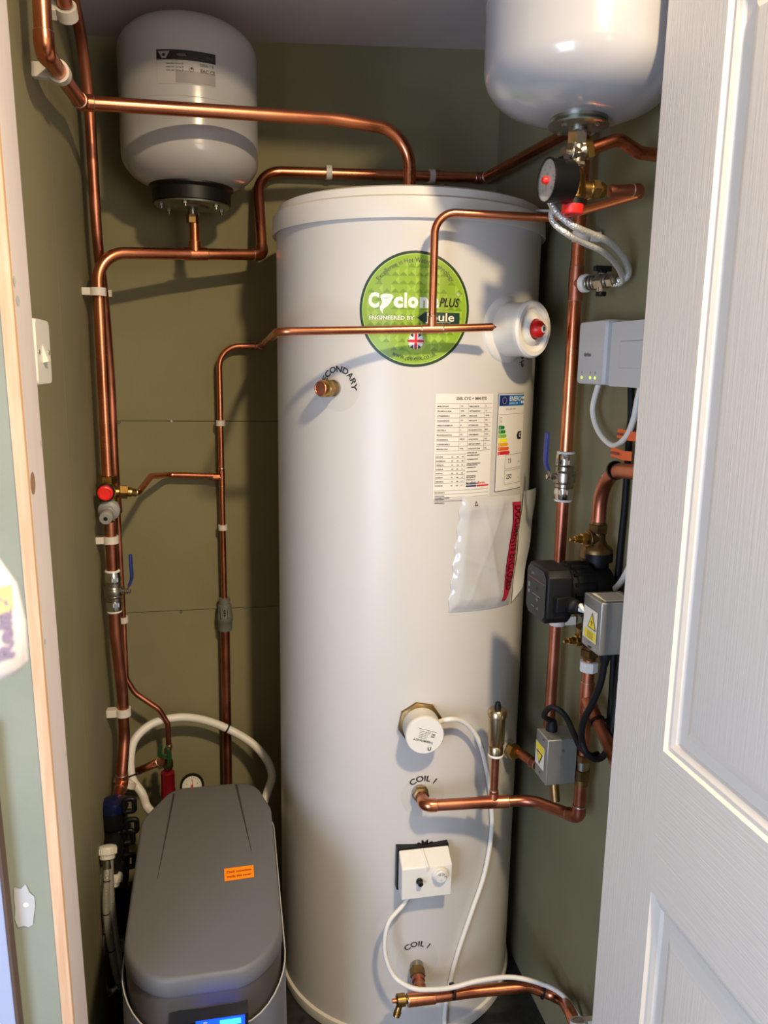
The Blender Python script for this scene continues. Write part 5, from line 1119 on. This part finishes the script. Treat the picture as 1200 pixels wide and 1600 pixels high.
b = MB(); b.M = axis(w0, dax); b.cyl(.0075, -.006, .010, 'brass_dull'); b.lathe([(.007, .008), (.0125, .010), (.0125, .026), (.009, .028)], 'brass', 28); b.hex(.0115, .012, .024, 'brass', 8); b.cyl(.0045, .028, .036, 'copper', 12); b.build('body', dk)
sd = pY(620, 1585, yl2 - .01); s_b = w0 + dax * .018
b = MB(); b.M = axis(s_b, sd - s_b); b.cyl(.0065, .006, .020, 'brass', 20); b.torus(.0072, .0012, 'brass', .022); b.torus(.0072, .0012, 'brass', .026); b.cyl(.0068, .018, .032, 'brass', 20, .001); b.build('spout', dk)
yc = yl2 - .006
th_pts = [gland, pY(628, 1416, 1.385), pY(608, 1440, 1.375), pY(601, 1470, 1.37), pY(604, 1500, 1.365), pY(618, 1528, 1.355), pY(645, 1544, yc - .008), pY(672, 1546, yc - .012), pY(706, 1543, yc - .012), pY(750, 1532, yc - .012), pY(800, 1527, yc - .016), pY(848, 1538, 1.305), pY(880, 1556, 1.275), pY(905, 1590, 1.24), pY(918, 1630, 1.23)]
cable(th_pts, .0048, 'cable_white', 'power_cable', 'white cable from the thermostat along the lowest copper pipe', seg=14)
d = cyl(AZI, 0, 1) - cyl(AZI, 0, 0); o = cyl(AZI, ZI, CR - .006)
def S(u, v, e=.007): 
    return pC(u, v, CR + e)
im_pts = [o + d * .035 + V((.030, 0, .012)), pY(702, 1124, 1.375), pY(722, 1127, 1.385), pY(740, 1143, 1.395), pY(753, 1170, 1.405), S(762, 1210, .010), S(767, 1250, .008), S(768, 1300), S(757, 1365), S(737, 1425), S(715, 1490), S(702, 1540), S(696, 1575), S(694, 1610), S(694, 1640)]
cable(im_pts, .0050, 'cable_white', 'power_cable', 'white cable hanging from the immersion heater down the cylinder', seg=14)
tie(pY(708, 1549, yl2 - .005), w1 - w0, .0150, 'black cable tie on the low pipe in front of the cylinder')
tie(pY(849, 1548, 1.318), w3 - w2_, .0150, 'black cable tie on the low pipe near the right wall')
pclip(pX(905, 1603, .607), (0, -.35, -.9), (1, 0, 0), .0118, 'white clip at the lower right where the low pipe meets the wall', .06, .02)

# ================================================================== things at the left edge, close to the lens
bt_ = thing('hanging_bottle', 'blurred white bottle with lilac writing hanging at the left edge', 'bottle', (-.16, .42, 1.28))
Yb = .42; pb0 = pY(36, 1000, Yb); zb0, zb1 = pY(20, 1050, Yb).z, pY(10, 828, Yb).z; rb_ = .038; xc = pY(38, 960, Yb).x - rb_
Hh = zb1 - zb0; b = MB(); b.M = Matrix.Translation((xc, Yb, zb0)) @ Matrix.Diagonal((1, .62, 1, 1)); b.lathe([(.02, 0), (rb_ - .004, .001), (rb_, .006), (rb_, Hh * .35), (rb_ - .003, Hh * .62), (rb_ - .013, Hh * .86), (rb_ - .020, Hh * .95), (.012, Hh)], 'bottle_white', 40); bo = b.build('body', bt_)
b = MB(); b.M = Matrix.Translation((xc, Yb, zb0 + Hh)); b.cyl(.013, 0, .020, 'cap_clear', 24, .002); b.build('cap', bt_)
def onB(x, y, h): a = x / rb_; return V((xc + (rb_ + h) * math.sin(a), Yb - (rb_ * .62 + h) * math.cos(a), zb0 + y))
b = MB(); b.text(onB, 'Relax', .042, .012, .015, 'bottle_ink', .001, rot=math.pi / 2, align='LEFT', bold=.0006); b.text(onB, 'bath milk', .020, .006, .011, 'bottle_ink', .001, rot=math.pi / 2, align='LEFT', bold=.0003); b.quad(onB, .030, Hh * .48, .044, Hh * .66, 'bottle_yellow', .001, 4, 1); b.build('body_lettering', bo, recalc=False)
b = MB(); b.tube(spline([(xc, Yb, zb0 + Hh + .01), (xc - .012, Yb + .02, zb0 + Hh + .06), (xc - .02, Yb + .05, zb0 + Hh + .13)]), .0018, 'cap_clear', 8); b.build('hanging_cord', bt_)
rl_ = thing('hanging_rail', 'wooden rail out of the frame on which the bottle hangs', 'rail', (xc - .02, .72, zb0 + Hh + .125)); del_ = rl_
b = MB(); b.tube([(xc - .012, .47, zb0 + Hh + .133), (-1.48, .47, zb0 + Hh + .133)], .005, 'timber', 12); b.build('rod', rl_)
b = MB(); p0_, p1_ = pY(-2, 1300, YF - .02), pY(30, 1600, YF - .02)
dx_ = (p1_.x - p0_.x) / (p1_.z - p0_.z); za_, zb_ = .02, 1.0; xat = lambda z: p0_.x + dx_ * (z - p0_.z)
def leaning(x0, x1, y0, y1, m):
    vs = []
    for z in (za_, zb_):
        for (xx, yy) in ((x0, y0), (x1, y0), (x1, y1), (x0, y1)): vs.append((xat(z) + xx, yy + (z - zb_) * -.0, z))
    b.add(vs, [(0, 3, 2, 1), (4, 5, 6, 7), (0, 1, 5, 4), (1, 2, 6, 5), (2, 3, 7, 6), (3, 0, 4, 7)], m)
leaning(-.16, -.004, YF - .020, YF - .001, 'pale_blue'); leaning(-.004, .0, YF - .021, YF - .001, 'brown_edge')
tag(b.build('leaning_board'), 'pale blue board with a brown edge leaning at the bottom left corner', 'board')
